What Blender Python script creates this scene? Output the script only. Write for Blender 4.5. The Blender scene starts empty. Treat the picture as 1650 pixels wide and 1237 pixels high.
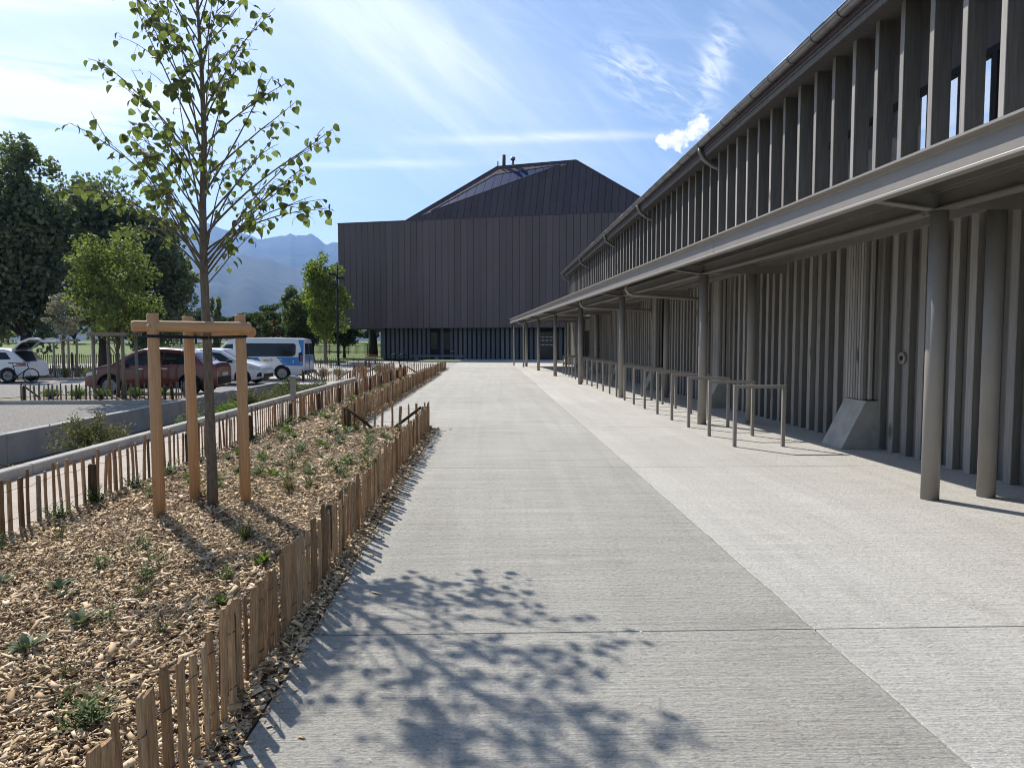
import bpy, bmesh, math, random
import numpy as np
from mathutils import Vector, Matrix, Euler
R = math.radians
rnd = random.Random(7)
rng = np.random.default_rng(11)
S = bpy.context.scene
C = S.collection

# ------------------------------------------------------------------ camera
cam_d = bpy.data.cameras.new('camera')
cam = bpy.data.objects.new('camera', cam_d); C.objects.link(cam)
cam.location = (0, 0, 1.6)
cam.rotation_euler = (R(90 - 3.35), 0, R(-1.9))
cam_d.sensor_width = 36; cam_d.lens = 24.96
cam_d.clip_start = 0.05; cam_d.clip_end = 40000
S.camera = cam

# ------------------------------------------------------------------ light
SUN_AZ, SUN_EL = -35.2, 42.5          # degrees clockwise from +Y, and above the horizon
S.view_settings.view_transform = 'Standard'; S.view_settings.look = 'None'
S.view_settings.gamma = 1; S.view_settings.use_curve_mapping = False
S.view_settings.exposure = 0.66
sd = bpy.data.lights.new('sun', 'SUN'); sd.energy = 4.4; sd.angle = R(0.53); sd.color = (1.0, 0.945, 0.86)
sun = bpy.data.objects.new('sun', sd); C.objects.link(sun)
to_sun = Vector((math.sin(R(SUN_AZ)) * math.cos(R(SUN_EL)), math.cos(R(SUN_AZ)) * math.cos(R(SUN_EL)), math.sin(R(SUN_EL))))
sun.rotation_euler = to_sun.to_track_quat('Z', 'Y').to_euler()
sun.location = to_sun * 60

W = bpy.data.worlds.new('World'); S.world = W; W.use_nodes = True
wt = W.node_tree; wt.nodes.clear()
def wn(t, **kw):
    n = wt.nodes.new(t)
    for k, v in kw.items(): setattr(n, k, v)
    return n
def wl(a, b): wt.links.new(a, b)
def wmath(op, a, b=None, clamp=False):
    n = wn('ShaderNodeMath', operation=op); n.use_clamp = clamp
    for i, v in enumerate((a, b)):
        if v is None: continue
        if isinstance(v, (int, float)): n.inputs[i].default_value = v
        else: wl(v, n.inputs[i])
    return n.outputs[0]
sky = wn('ShaderNodeTexSky', sky_type='NISHITA'); sky.sun_disc = False
sky.sun_elevation = R(SUN_EL); sky.sun_rotation = R(SUN_AZ)
sky.altitude = 300; sky.air_density = 1.0; sky.dust_density = 1.0; sky.ozone_density = 1.6
tc = wn('ShaderNodeTexCoord'); sep = wn('ShaderNodeSeparateXYZ'); wl(tc.outputs['Generated'], sep.inputs[0])
dx, dy, dz = sep.outputs
den = wmath('MAXIMUM', wmath('ABSOLUTE', dy), 0.05)
U = wmath('DIVIDE', dx, den); V = wmath('DIVIDE', dz, den)         # tangent coordinates of the sky
def wvec(x, y, z=0.0):
    c = wn('ShaderNodeCombineXYZ')
    for i, v in enumerate((x, y, z)):
        if isinstance(v, (int, float)): c.inputs[i].default_value = v
        else: wl(v, c.inputs[i])
    return c.outputs[0]
def wnoise(vec, scale, detail=5, rough=.55, dist=0.0):
    n = wn('ShaderNodeTexNoise'); n.inputs['Scale'].default_value = scale; n.inputs['Detail'].default_value = detail
    n.inputs['Roughness'].default_value = rough; n.inputs['Distortion'].default_value = dist
    wl(vec, n.inputs['Vector']); return n.outputs['Fac']
def wramp(v, a, b):
    n = wn('ShaderNodeMapRange'); n.interpolation_type = 'SMOOTHSTEP'
    n.inputs['From Min'].default_value = a; n.inputs['From Max'].default_value = b
    wl(v, n.inputs['Value']); return n.outputs[0]
def rot_uv(a, su, sv, u0=0.0, v0=0.0):
    ca, sa = math.cos(R(a)), math.sin(R(a))
    uu = wmath('SUBTRACT', U, u0); vv = wmath('SUBTRACT', V, v0)
    p = wmath('ADD', wmath('MULTIPLY', uu, ca), wmath('MULTIPLY', vv, sa))
    q = wmath('SUBTRACT', wmath('MULTIPLY', vv, ca), wmath('MULTIPLY', uu, sa))
    return wmath('DIVIDE', p, su), wmath('DIVIDE', q, sv)
def blob(a, su, sv, u0, v0, soft=1.0):
    p, q = rot_uv(a, su, sv, u0, v0)
    r2 = wmath('ADD', wmath('MULTIPLY', p, p), wmath('MULTIPLY', q, q))
    return wmath('POWER', 2.718, wmath('MULTIPLY', r2, -soft))
p1, q1 = rot_uv(-38, 1.0, 0.16)
streak = wnoise(wvec(p1, q1, 3.1), 3.4, 4, .6, .6)
p2, q2 = rot_uv(-8, 1.0, 0.10)
flat = wnoise(wvec(p2, q2, 9.4), 4.0, 4, .62, .5)
fine = wnoise(wvec(*rot_uv(62, 0.35, 1.0), 1.7), 16.0, 3, .6, 1.2)
fr = wn('ShaderNodeMath', operation='GREATER_THAN'); wl(dy, fr.inputs[0]); fr.inputs[1].default_value = 0.02
front = fr.outputs[0]
terms = []
terms.append(wmath('MULTIPLY', wramp(streak, .48, .80), 0.14))                                       # thin cirrus everywhere
terms.append(wmath('MULTIPLY', wmath('MULTIPLY', wramp(flat, .52, .82), 0.14), wramp(V, .02, .2)))
big = wmath('MULTIPLY', blob(-35, .26, .085, -.10, .40), wramp(streak, .0, .72))
terms.append(wmath('MULTIPLY', big, .62))
lef = wmath('MULTIPLY', blob(-4, .22, .045, -.66, .335), wramp(flat, .30, .60))
terms.append(wmath('MULTIPLY', lef, 2.2))
lef2 = wmath('MULTIPLY', blob(6, .35, .025, -.52, .475), wramp(flat, .25, .6)); terms.append(wmath('MULTIPLY', lef2, .9))
tr = wmath('MULTIPLY', blob(2, .16, .0065, .10, .284), wramp(flat, .2, .6)); terms.append(wmath('MULTIPLY', tr, .6))
tr2 = wmath('MULTIPLY', blob(1, .12, .006, -.16, .245), wramp(flat, .2, .6)); terms.append(wmath('MULTIPLY', tr2, .5))
pf = wmath('MULTIPLY', blob(-30, .075, .032, .215, .362), wramp(fine, .36, .72)); terms.append(wmath('MULTIPLY', pf, .75))
pf2 = wmath('MULTIPLY', blob(75, .06, .022, .315, .385), wramp(fine, .36, .72)); terms.append(wmath('MULTIPLY', pf2, .75))
cl = None
for t in terms: cl = t if cl is None else wmath('ADD', cl, t)
cl = wmath('MULTIPLY', cl, wmath('ADD', wmath('MULTIPLY', front, .65), .35), True)
# one small cumulus
cn = wnoise(wvec(U, V, 5.0), 62.0, 5, .62, .3)
c1 = blob(18, .030, .016, .277, .288); c2 = blob(0, .020, .014, .250, .277); c3 = blob(0, .017, .014, .295, .305)
cs = wmath('ADD', wmath('ADD', c1, c2), c3)
cum = wramp(wmath('ADD', wmath('MULTIPLY', cs, .62), wmath('MULTIPLY', wmath('SUBTRACT', cn, .5), 1.5)), .30, .58)
cum = wmath('MULTIPLY', cum, front)
mx = wn('ShaderNodeMix', data_type='RGBA'); wl(cl, mx.inputs['Factor']); wl(sky.outputs[0], mx.inputs['A']); mx.inputs['B'].default_value = (9.5, 9.7, 10.0, 1)
mx2 = wn('ShaderNodeMix', data_type='RGBA'); wl(cum, mx2.inputs['Factor']); wl(mx.outputs['Result'], mx2.inputs['A'])
shade = wn('ShaderNodeMix', data_type='RGBA'); wl(wramp(cn, .35, .62), shade.inputs['Factor'])
shade.inputs['A'].default_value = (6.0, 6.3, 7.0, 1); shade.inputs['B'].default_value = (10.5, 10.5, 10.6, 1)
wl(shade.outputs['Result'], mx2.inputs['B'])
bg = wn('ShaderNodeBackground'); bg.inputs['Strength'].default_value = 0.092
wo = wn('ShaderNodeOutputWorld'); wl(mx2.outputs['Result'], bg.inputs[0]); wl(bg.outputs[0], wo.inputs[0])

S.render.engine = 'CYCLES'
S.cycles.use_denoising = True; S.cycles.filter_width = 1.05
S.cycles.use_adaptive_sampling = True; S.cycles.adaptive_threshold = .02
S.cycles.max_bounces = 5; S.cycles.diffuse_bounces = 2; S.cycles.glossy_bounces = 2
S.cycles.transmission_bounces = 4; S.cycles.transparent_max_bounces = 8; S.cycles.volume_bounces = 0
S.cycles.sample_clamp_indirect = 8

# ------------------------------------------------------------------ materials
MATS = {}
def mat(name, c1, c2=None, scale=6.0, stretch=(1, 1, 1), rough=.75, bump=0.0, bscale=None, bstretch=None, vary=0.0,
        coords='pos', spec=.3, metal=0.0, island=False, detail=6, trans=0.0, speck=None, knots=0.0, contrast=(.35, .65), ramp3=None, tcol=None, bdist=.01):
    """noise mix of two colours; vary = brightness spread per object (or per loose piece when island)"""
    m = bpy.data.materials.new(name); m.use_nodes = True; MATS[name] = m
    nt = m.node_tree; N = nt.nodes; L = nt.links
    b = N['Principled BSDF']; out = N['Material Output']
    b.inputs['Roughness'].default_value = rough; b.inputs['Specular IOR Level'].default_value = spec; b.inputs['Metallic'].default_value = metal
    c2 = c2 or c1
    if coords == 'pos':
        vec = N.new('ShaderNodeNewGeometry').outputs['Position']
    else:
        t = N.new('ShaderNodeTexCoord'); oi = N.new('ShaderNodeObjectInfo')
        ad = N.new('ShaderNodeVectorMath'); ad.operation = 'ADD'
        ml = N.new('ShaderNodeMath'); ml.operation = 'MULTIPLY'; ml.inputs[1].default_value = 50
        L.new(oi.outputs['Random'], ml.inputs[0]); L.new(t.outputs['Object'], ad.inputs[0]); L.new(ml.outputs[0], ad.inputs[1]); vec = ad.outputs[0]
    def mapped(st):
        mp = N.new('ShaderNodeMapping'); mp.inputs['Scale'].default_value = st; L.new(vec, mp.inputs['Vector']); return mp.outputs[0]
    def noise(v, s, d=detail, r=.6):
        n = N.new('ShaderNodeTexNoise'); n.inputs['Scale'].default_value = s; n.inputs['Detail'].default_value = d; n.inputs['Roughness'].default_value = r
        L.new(v, n.inputs['Vector']); return n.outputs['Fac']
    def rng_(v, a, bb, lo=0.0, hi=1.0):
        n = N.new('ShaderNodeMapRange'); n.inputs['From Min'].default_value = a; n.inputs['From Max'].default_value = bb
        n.inputs['To Min'].default_value = lo; n.inputs['To Max'].default_value = hi; L.new(v, n.inputs['Value']); return n.outputs[0]
    f = rng_(noise(mapped(stretch), scale), *contrast)
    mixn = N.new('ShaderNodeMix'); mixn.data_type = 'RGBA'; L.new(f, mixn.inputs['Factor'])
    mixn.inputs['A'].default_value = (*c1, 1); mixn.inputs['B'].default_value = (*c2, 1)
    col = mixn.outputs['Result']
    if island or vary or ramp3:
        if island:
            rv = N.new('ShaderNodeNewGeometry').outputs['Random Per Island']
        else:
            rv = N.new('ShaderNodeObjectInfo').outputs['Random']
        if ramp3:
            cr = N.new('ShaderNodeValToRGB'); L.new(rv, cr.inputs[0]); els = cr.color_ramp.elements
            while len(els) < len(ramp3): els.new(.5)
            for e, (p, cc) in zip(els, ramp3): e.position = p; e.color = (*cc, 1)
            mm = N.new('ShaderNodeMix'); mm.data_type = 'RGBA'; mm.blend_type = 'MULTIPLY'; mm.inputs['Factor'].default_value = 1
            L.new(col, mm.inputs['A']); L.new(cr.outputs[0], mm.inputs['B']); col = mm.outputs['Result']
        else:
            g = rng_(rv, 0, 1, 1 - vary, 1 + vary)
            mm = N.new('ShaderNodeVectorMath'); mm.operation = 'SCALE'; L.new(col, mm.inputs[0]); L.new(g, mm.inputs['Scale']); col = mm.outputs[0]
    if speck:
        sc, amt, c = speck
        v = N.new('ShaderNodeTexVoronoi'); v.inputs['Scale'].default_value = sc; L.new(vec, v.inputs['Vector'])
        sf = rng_(v.outputs['Distance'], .12, .3, amt, 0); sf2 = N.new('ShaderNodeMath'); sf2.operation = 'MAXIMUM'; L.new(sf, sf2.inputs[0]); sf2.inputs[1].default_value = 0
        mm = N.new('ShaderNodeMix'); mm.data_type = 'RGBA'; L.new(sf2.outputs[0], mm.inputs['Factor']); L.new(col, mm.inputs['A']); mm.inputs['B'].default_value = (*c, 1); col = mm.outputs['Result']
    if knots:
        v = N.new('ShaderNodeTexVoronoi'); v.inputs['Scale'].default_value = knots; L.new(mapped((1, 1, .45)), v.inputs['Vector'])
        sf = rng_(v.outputs['Distance'], .06, .16, .75, 0); sf2 = N.new('ShaderNodeMath'); sf2.operation = 'MAXIMUM'; L.new(sf, sf2.inputs[0]); sf2.inputs[1].default_value = 0
        mm = N.new('ShaderNodeMix'); mm.data_type = 'RGBA'; L.new(sf2.outputs[0], mm.inputs['Factor']); L.new(col, mm.inputs['A']); mm.inputs['B'].default_value = (c1[0] * .25, c1[1] * .2, c1[2] * .18, 1); col = mm.outputs['Result']
    L.new(col, b.inputs['Base Color'])
    if bump:
        bp = N.new('ShaderNodeBump'); bp.inputs['Strength'].default_value = bump; bp.inputs['Distance'].default_value = bdist
        L.new(noise(mapped(bstretch or stretch), bscale or scale, 8, .65), bp.inputs['Height']); L.new(bp.outputs[0], b.inputs['Normal'])
    if trans:
        tr_ = N.new('ShaderNodeBsdfTranslucent'); ms = N.new('ShaderNodeMixShader'); ms.inputs[0].default_value = trans
        if tcol:
            tm = N.new('ShaderNodeMix'); tm.data_type = 'RGBA'; tm.blend_type = 'MULTIPLY'; tm.inputs['Factor'].default_value = 1
            L.new(col, tm.inputs['A']); tm.inputs['B'].default_value = (*tcol, 1); L.new(tm.outputs['Result'], tr_.inputs['Color'])
        else:
            L.new(col, tr_.inputs['Color'])
        L.new(b.outputs[0], ms.inputs[1]); L.new(tr_.outputs[0], ms.inputs[2]); L.new(ms.outputs[0], out.inputs['Surface'])
    return m

def concrete(name, c1, c2, streak_amt, bump):
    """broomed concrete: streaks run across the walk (along X), blotches, pores"""
    m = bpy.data.materials.new(name); m.use_nodes = True; nt = m.node_tree; N = nt.nodes; L = nt.links
    b = N['Principled BSDF']; b.inputs['Roughness'].default_value = .88; b.inputs['Specular IOR Level'].default_value = .25
    g = N.new('ShaderNodeNewGeometry'); oi = N.new('ShaderNodeObjectInfo')
    def nz(st, sc, d=6, r=.6, dist=0):
        mp = N.new('ShaderNodeMapping'); mp.inputs['Scale'].default_value = st; L.new(g.outputs['Position'], mp.inputs['Vector'])
        n = N.new('ShaderNodeTexNoise'); n.inputs['Scale'].default_value = sc; n.inputs['Detail'].default_value = d; n.inputs['Roughness'].default_value = r; n.inputs['Distortion'].default_value = dist
        L.new(mp.outputs[0], n.inputs['Vector']); return n.outputs['Fac']
    def mr(v, a, bb, lo, hi):
        n = N.new('ShaderNodeMapRange'); n.inputs['From Min'].default_value = a; n.inputs['From Max'].default_value = bb; n.inputs['To Min'].default_value = lo; n.inputs['To Max'].default_value = hi
        L.new(v, n.inputs['Value']); return n.outputs[0]
    def op(o, a, bb):
        n = N.new('ShaderNodeMath'); n.operation = o
        for i, v in enumerate((a, bb)):
            if isinstance(v, (int, float)): n.inputs[i].default_value = v
            else: L.new(v, n.inputs[i])
        return n.outputs[0]
    blot = nz((1, .8, 1), .55, 5, .55, .4); blot2 = nz((.30, 2.2, 1), 1.5, 6, .65, 1.2)
    st1 = nz((.12, 5.5, 1), 6.0, 6, .7, .3); st2 = nz((.10, 14, 1), 8.0, 5, .7)
    grain = nz((.8, 1.1, 1), 75, 4, .75); pores = nz((.85, 1.2, 1), 30, 6, .75)
    mixn = N.new('ShaderNodeMix'); mixn.data_type = 'RGBA'
    f = op('ADD', mr(blot, .3, .7, 0, .6), mr(blot2, .3, .7, -.1, .5)); L.new(f, mixn.inputs['Factor'])
    mixn.inputs['A'].default_value = (*c1, 1); mixn.inputs['B'].default_value = (*c2, 1)
    k = op('MULTIPLY', mr(st1, .3, .7, 1 - streak_amt, 1 + streak_amt), mr(st2, .3, .7, 1 - streak_amt * .7, 1 + streak_amt * .7))
    k = op('MULTIPLY', k, mr(nz((.16, 1.5, 1), 3.2, 5, .6, 1.5), .3, .7, 1 - streak_amt * .8, 1 + streak_amt * .8)); k = op('MULTIPLY', k, mr(grain, .3, .7, .76, 1.24)); k = op('MULTIPLY', k, mr(pores, .30, .50, .62, 1.05)); k = op('MULTIPLY', k, mr(nz((2.2, .10, 1), 1.6, 4, .6, .8), .35, .7, 1.05, .93)); k = op('MULTIPLY', k, mr(oi.outputs['Random'], 0, 1, .965, 1.03))
    sc = N.new('ShaderNodeVectorMath'); sc.operation = 'SCALE'; L.new(mixn.outputs['Result'], sc.inputs[0]); L.new(k, sc.inputs['Scale'])
    stn = mr(nz((1, 1, 1), 1.1, 5), .60, .76, 0, .42)                                            # a few rusty stains
    ms = N.new('ShaderNodeMix'); ms.data_type = 'RGBA'; L.new(stn, ms.inputs['Factor']); L.new(sc.outputs[0], ms.inputs['A']); ms.inputs['B'].default_value = (.30, .235, .155, 1)
    L.new(ms.outputs['Result'], b.inputs['Base Color'])
    h = op('ADD', op('MULTIPLY', st1, 1.0), op('ADD', op('MULTIPLY', st2, .8), op('ADD', op('MULTIPLY', pores, 1.5), op('MULTIPLY', grain, .8))))
    bp = N.new('ShaderNodeBump'); bp.inputs['Strength'].default_value = bump; bp.inputs['Distance'].default_value = .018; L.new(h, bp.inputs['Height']); L.new(bp.outputs[0], b.inputs['Normal'])
    return m

M = {}
M['concA'] = concrete('broomed_concrete', (.45, .432, .382), (.55, .53, .472), .095, .9)
M['concB'] = concrete('pale_concrete', (.53, .508, .462), (.60, .578, .53), .045, .75)
M['kerb'] = mat('kerb_concrete', (.34, .33, .31), (.43, .42, .39), 3, rough=.9, bump=.3, bscale=60)
M['joint'] = mat('joint_sand', (.10, .095, .085), (.16, .15, .13), 20)
M['soil'] = mat('bed_soil', (.09, .055, .03), (.20, .13, .07), 14, bump=.8, bscale=40, bdist=.03)
M['chip'] = mat('wood_chip', (.9, .88, .85), (1, 1, 1), 60, rough=.85, island=True, ramp3=[(0, (.12, .075, .04)), (.12, (.28, .18, .095)), (.4, (.53, .385, .225)), (.8, (.68, .525, .335)), (1, (.80, .68, .49))])
M['gravel'] = mat('gravel_lot', (.20, .185, .165), (.46, .43, .385), 26, rough=.95, bump=1.0, bscale=30, speck=(22, .75, (.07, .066, .062)), bdist=.06, detail=8)
M['finegravel'] = mat('fine_gravel_path', (.42, .36, .30), (.50, .44, .37), 2.5, rough=.95, bump=.7, bscale=70, speck=(60, .35, (.2, .17, .14)))
M['asphalt'] = mat('pale_paving', (.36, .335, .30), (.44, .41, .37), 2, rough=.95, bump=.4, bscale=60)
M['lawn'] = mat('lawn_grass', (.085, .13, .022), (.15, .20, .045), 2.2, rough=.9, bump=1, bscale=30, bdist=.06)
M['field'] = mat('far_field', (.06, .09, .025), (.11, .13, .05), .02, rough=.95)
M['pale'] = mat('split_chestnut', (.52, .47, .43), (1.05, 1.05, 1.05), 9, (14, 14, 1), rough=.85, coords='obj', bump=.5, bscale=9, bstretch=(18, 18, 1.2), vary=1, knots=0,
                ramp3=[(0, (.16, .095, .055)), (.12, (.30, .185, .10)), (.35, (.44, .275, .15)), (.7, (.53, .35, .20)), (.9, (.58, .41, .25)), (1, (.36, .29, .21))])
M['palegrey'] = mat('weathered_paling', (.8, .8, .8), (1, 1, 1), 9, (14, 14, 1), rough=.9, coords='obj', vary=1, ramp3=[(0, (.10, .085, .07)), (.5, (.17, .145, .12)), (1, (.24, .21, .175))])
M['darkpost'] = mat('dark_post', (.05, .036, .025), (.11, .075, .045), 8, (8, 8, 1), rough=.9, coords='obj', bump=.4)
M['stake'] = mat('larch_stake', (.44, .25, .13), (.60, .38, .215), 5, (16, 16, .7), rough=.7, coords='obj', bump=.35, bscale=6, bstretch=(20, 20, .8), knots=4.5, contrast=(.3, .7))
M['stakeh'] = mat('larch_rail', (.44, .25, .13), (.60, .38, .215), 5, (.7, 16, 16), rough=.7, coords='obj', bump=.35, bscale=6, bstretch=(.8, 20, 20), contrast=(.3, .7))
M['guard'] = mat('grey_guard_timber', (.20, .165, .125), (.31, .265, .21), 5, (12, 12, .8), rough=.85, coords='obj')
M['rubber'] = mat('black_rubber', (.012, .012, .012), rough=.7)
M['wire'] = mat('fence_wire', (.05, .047, .044), rough=.7)
M['slat'] = mat('larch_slat_lit_tone', (.275, .257, .24), (.35, .33, .31), 4, (9, 9, .5), rough=.8, coords='obj', bump=.25, bscale=5, bstretch=(18, 18, .6), vary=.24, knots=2.2)  # upper slat fronts, sunlight put into the colour
M['slatside'] = mat('dark_slat_shade_tone', (.125, .117, .11), (.175, .165, .156), 4, (9, 9, .5), rough=.85, coords='obj', bump=.25, bscale=5, bstretch=(18, 18, .6), vary=.16)  # upper slat sides, shade painted into the colour
M['slatlow'] = mat('grey_slat_lit_tone', (.23, .215, .198), (.30, .282, .262), 4, (9, 9, .5), rough=.8, coords='obj', bump=.2, bscale=5, bstretch=(18, 18, .6), vary=.24, knots=2.2)  # lower slat fronts, lightened in colour to look lit; also the ribs
M['slatmid'] = mat('grey_slat_shade_tone', (.165, .155, .145), (.22, .207, .193), 4, (9, 9, .5), rough=.85, coords='obj', bump=.25, bscale=5, bstretch=(18, 18, .6), vary=.2)  # milder painted shade for lower slat sides; also colours the backing wall
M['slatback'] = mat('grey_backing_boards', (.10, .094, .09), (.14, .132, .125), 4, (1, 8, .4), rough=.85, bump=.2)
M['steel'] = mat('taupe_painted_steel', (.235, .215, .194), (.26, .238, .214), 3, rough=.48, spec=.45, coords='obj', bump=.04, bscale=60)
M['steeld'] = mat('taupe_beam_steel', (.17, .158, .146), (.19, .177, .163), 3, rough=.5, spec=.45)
M['zinc'] = mat('zinc_gutter', (.20, .195, .19), (.27, .265, .26), 4, rough=.42, metal=.75)
M['galv'] = mat('bright_zinc', (.5, .5, .5), (.6, .6, .6), 4, rough=.35, metal=.8)
M['hall'] = mat('brown_metal_cladding', (.115, .088, .095), (.132, .102, .109), .7, (1, 1, .3), rough=.5, spec=.4, vary=.10, bump=.05, bscale=2)
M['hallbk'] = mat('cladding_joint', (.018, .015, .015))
M['hallroof'] = mat('brown_roof_metal', (.088, .069, .08), (.102, .081, .092), .7, rough=.75, spec=.2, vary=.10)
M['hallbase'] = mat('slate_base_boards', (.12, .128, .145), (.16, .17, .19), 2, (4, 4, .4), rough=.7, vary=.2)
M['darkglass'] = mat('dark_glass', (.010, .013, .019), rough=.15, spec=.35)
M['skylight'] = mat('skylight_glass', (.012, .034, .12), (.016, .042, .145), 1, rough=.6, spec=.06, vary=.15)
M['black'] = mat('matt_black', (.012, .012, .013), rough=.6)
M['foot'] = mat('concrete_foot', (.32, .31, .29), (.40, .385, .36), 5, rough=.9, bump=.25, bscale=70)
M['white'] = mat('white_print', (.75, .75, .74), rough=.6)
M['bark'] = mat('young_bark', (.115, .092, .072), (.20, .168, .135), 9, (6, 6, 1.3), rough=.9, bump=.5, bscale=14, bstretch=(4, 4, 6))
M['barkd'] = mat('old_bark', (.03, .025, .02), (.06, .05, .04), 4, (4, 4, .7), rough=.95)
M['leaf'] = mat('lime_leaf', (.085, .104, .042), (.14, .155, .065), 18, rough=.55, coords='obj', vary=.45, trans=.50, tcol=(1.45, 1.7, .95), spec=.15)
M['leafc'] = mat('lime_leaf_mass', (.085, .104, .042), (.14, .155, .065), 9, rough=.55, island=True, vary=.45, trans=.50, tcol=(1.45, 1.7, .95), spec=.15)
def foliage_mat(n, a, b, t=.3, tc=(1.4, 1.6, .8)): M[n] = mat(n, a, b, .8, rough=.6, island=True, vary=.4, trans=t, tcol=tc, spec=.25)
foliage_mat('fol_dark', (.098, .122, .078), (.155, .178, .108), .40)
foliage_mat('fol_mid', (.06, .085, .028), (.095, .12, .04), .3)
foliage_mat('fol_island', (.10, .13, .045), (.16, .185, .07), .45)
foliage_mat('fol_lime', (.13, .17, .035), (.19, .22, .05), .42)
foliage_mat('fol_pale', (.21, .21, .15), (.30, .29, .21), .3, (1.1, 1.1, .9))
foliage_mat('fol_far', (.055, .078, .040), (.085, .105, .055), .25)
foliage_mat('fol_rust', (.12, .085, .045), (.16, .11, .06), .25, (1.3, 1.1, .7))
foliage_mat('fol_olive', (.10, .115, .05), (.17, .165, .08), .3, (1.2, 1.2, .7))
foliage_mat('fol_silver', (.09, .125, .055), (.16, .19, .105), .2, (1.1, 1.2, .8))
foliage_mat('fol_green', (.05, .09, .022), (.10, .145, .035), .38)
foliage_mat('fol_bright', (.10, .15, .03), (.15, .20, .045), .38)
M['mount'] = mat('forested_mountain', (.03, .045, .035), (.075, .085, .07), .0016, rough=1.0, contrast=(.42, .68), detail=9)
def paint(n, c, r=.28, coat=.6):
    m = mat(n, c, rough=r, spec=.5); m.node_tree.nodes['Principled BSDF'].inputs['Coat Weight'].default_value = coat
    m.node_tree.nodes['Principled BSDF'].inputs['Coat Roughness'].default_value = .06; M[n] = m
paint('red_paint', (.13, .018, .022)); paint('white_paint', (.72, .73, .74)); paint('blue_paint', (.015, .19, .52)); paint('silver_paint', (.52, .53, .55))
M['carglass'] = mat('car_glass', (.012, .018, .02), rough=.05, spec=.5)
M['tyre'] = mat('tyre_rubber', (.018, .018, .019), rough=.85)
M['rim'] = mat('alloy_rim', (.3, .3, .31), rough=.4, metal=.35)
M['mirrorglass'] = mat('coated_window_glass', (.55, .60, .66), rough=.03, metal=.92)
M['plastic'] = mat('black_plastic', (.022, .022, .024), rough=.6)
M['lampred'] = mat('red_lamp', (.35, .02, .015), rough=.2, spec=.6)
M['lampclear'] = mat('clear_lamp', (.55, .58, .6), rough=.12, spec=.8)
M['chrome'] = mat('chrome_trim', (.6, .6, .6), rough=.15, metal=1)
M['redtop'] = mat('red_slat', (.42, .10, .06), rough=.6)
M['skin'] = mat('skin', (.42, .26, .19), rough=.6); M['cloth_white'] = mat('white_cloth', (.62, .62, .62), rough=.9); M['cloth_dark'] = mat('dark_cloth', (.03, .032, .045), rough=.9)
M['hair'] = mat('dark_hair', (.03, .02, .015), rough=.7)

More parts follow.
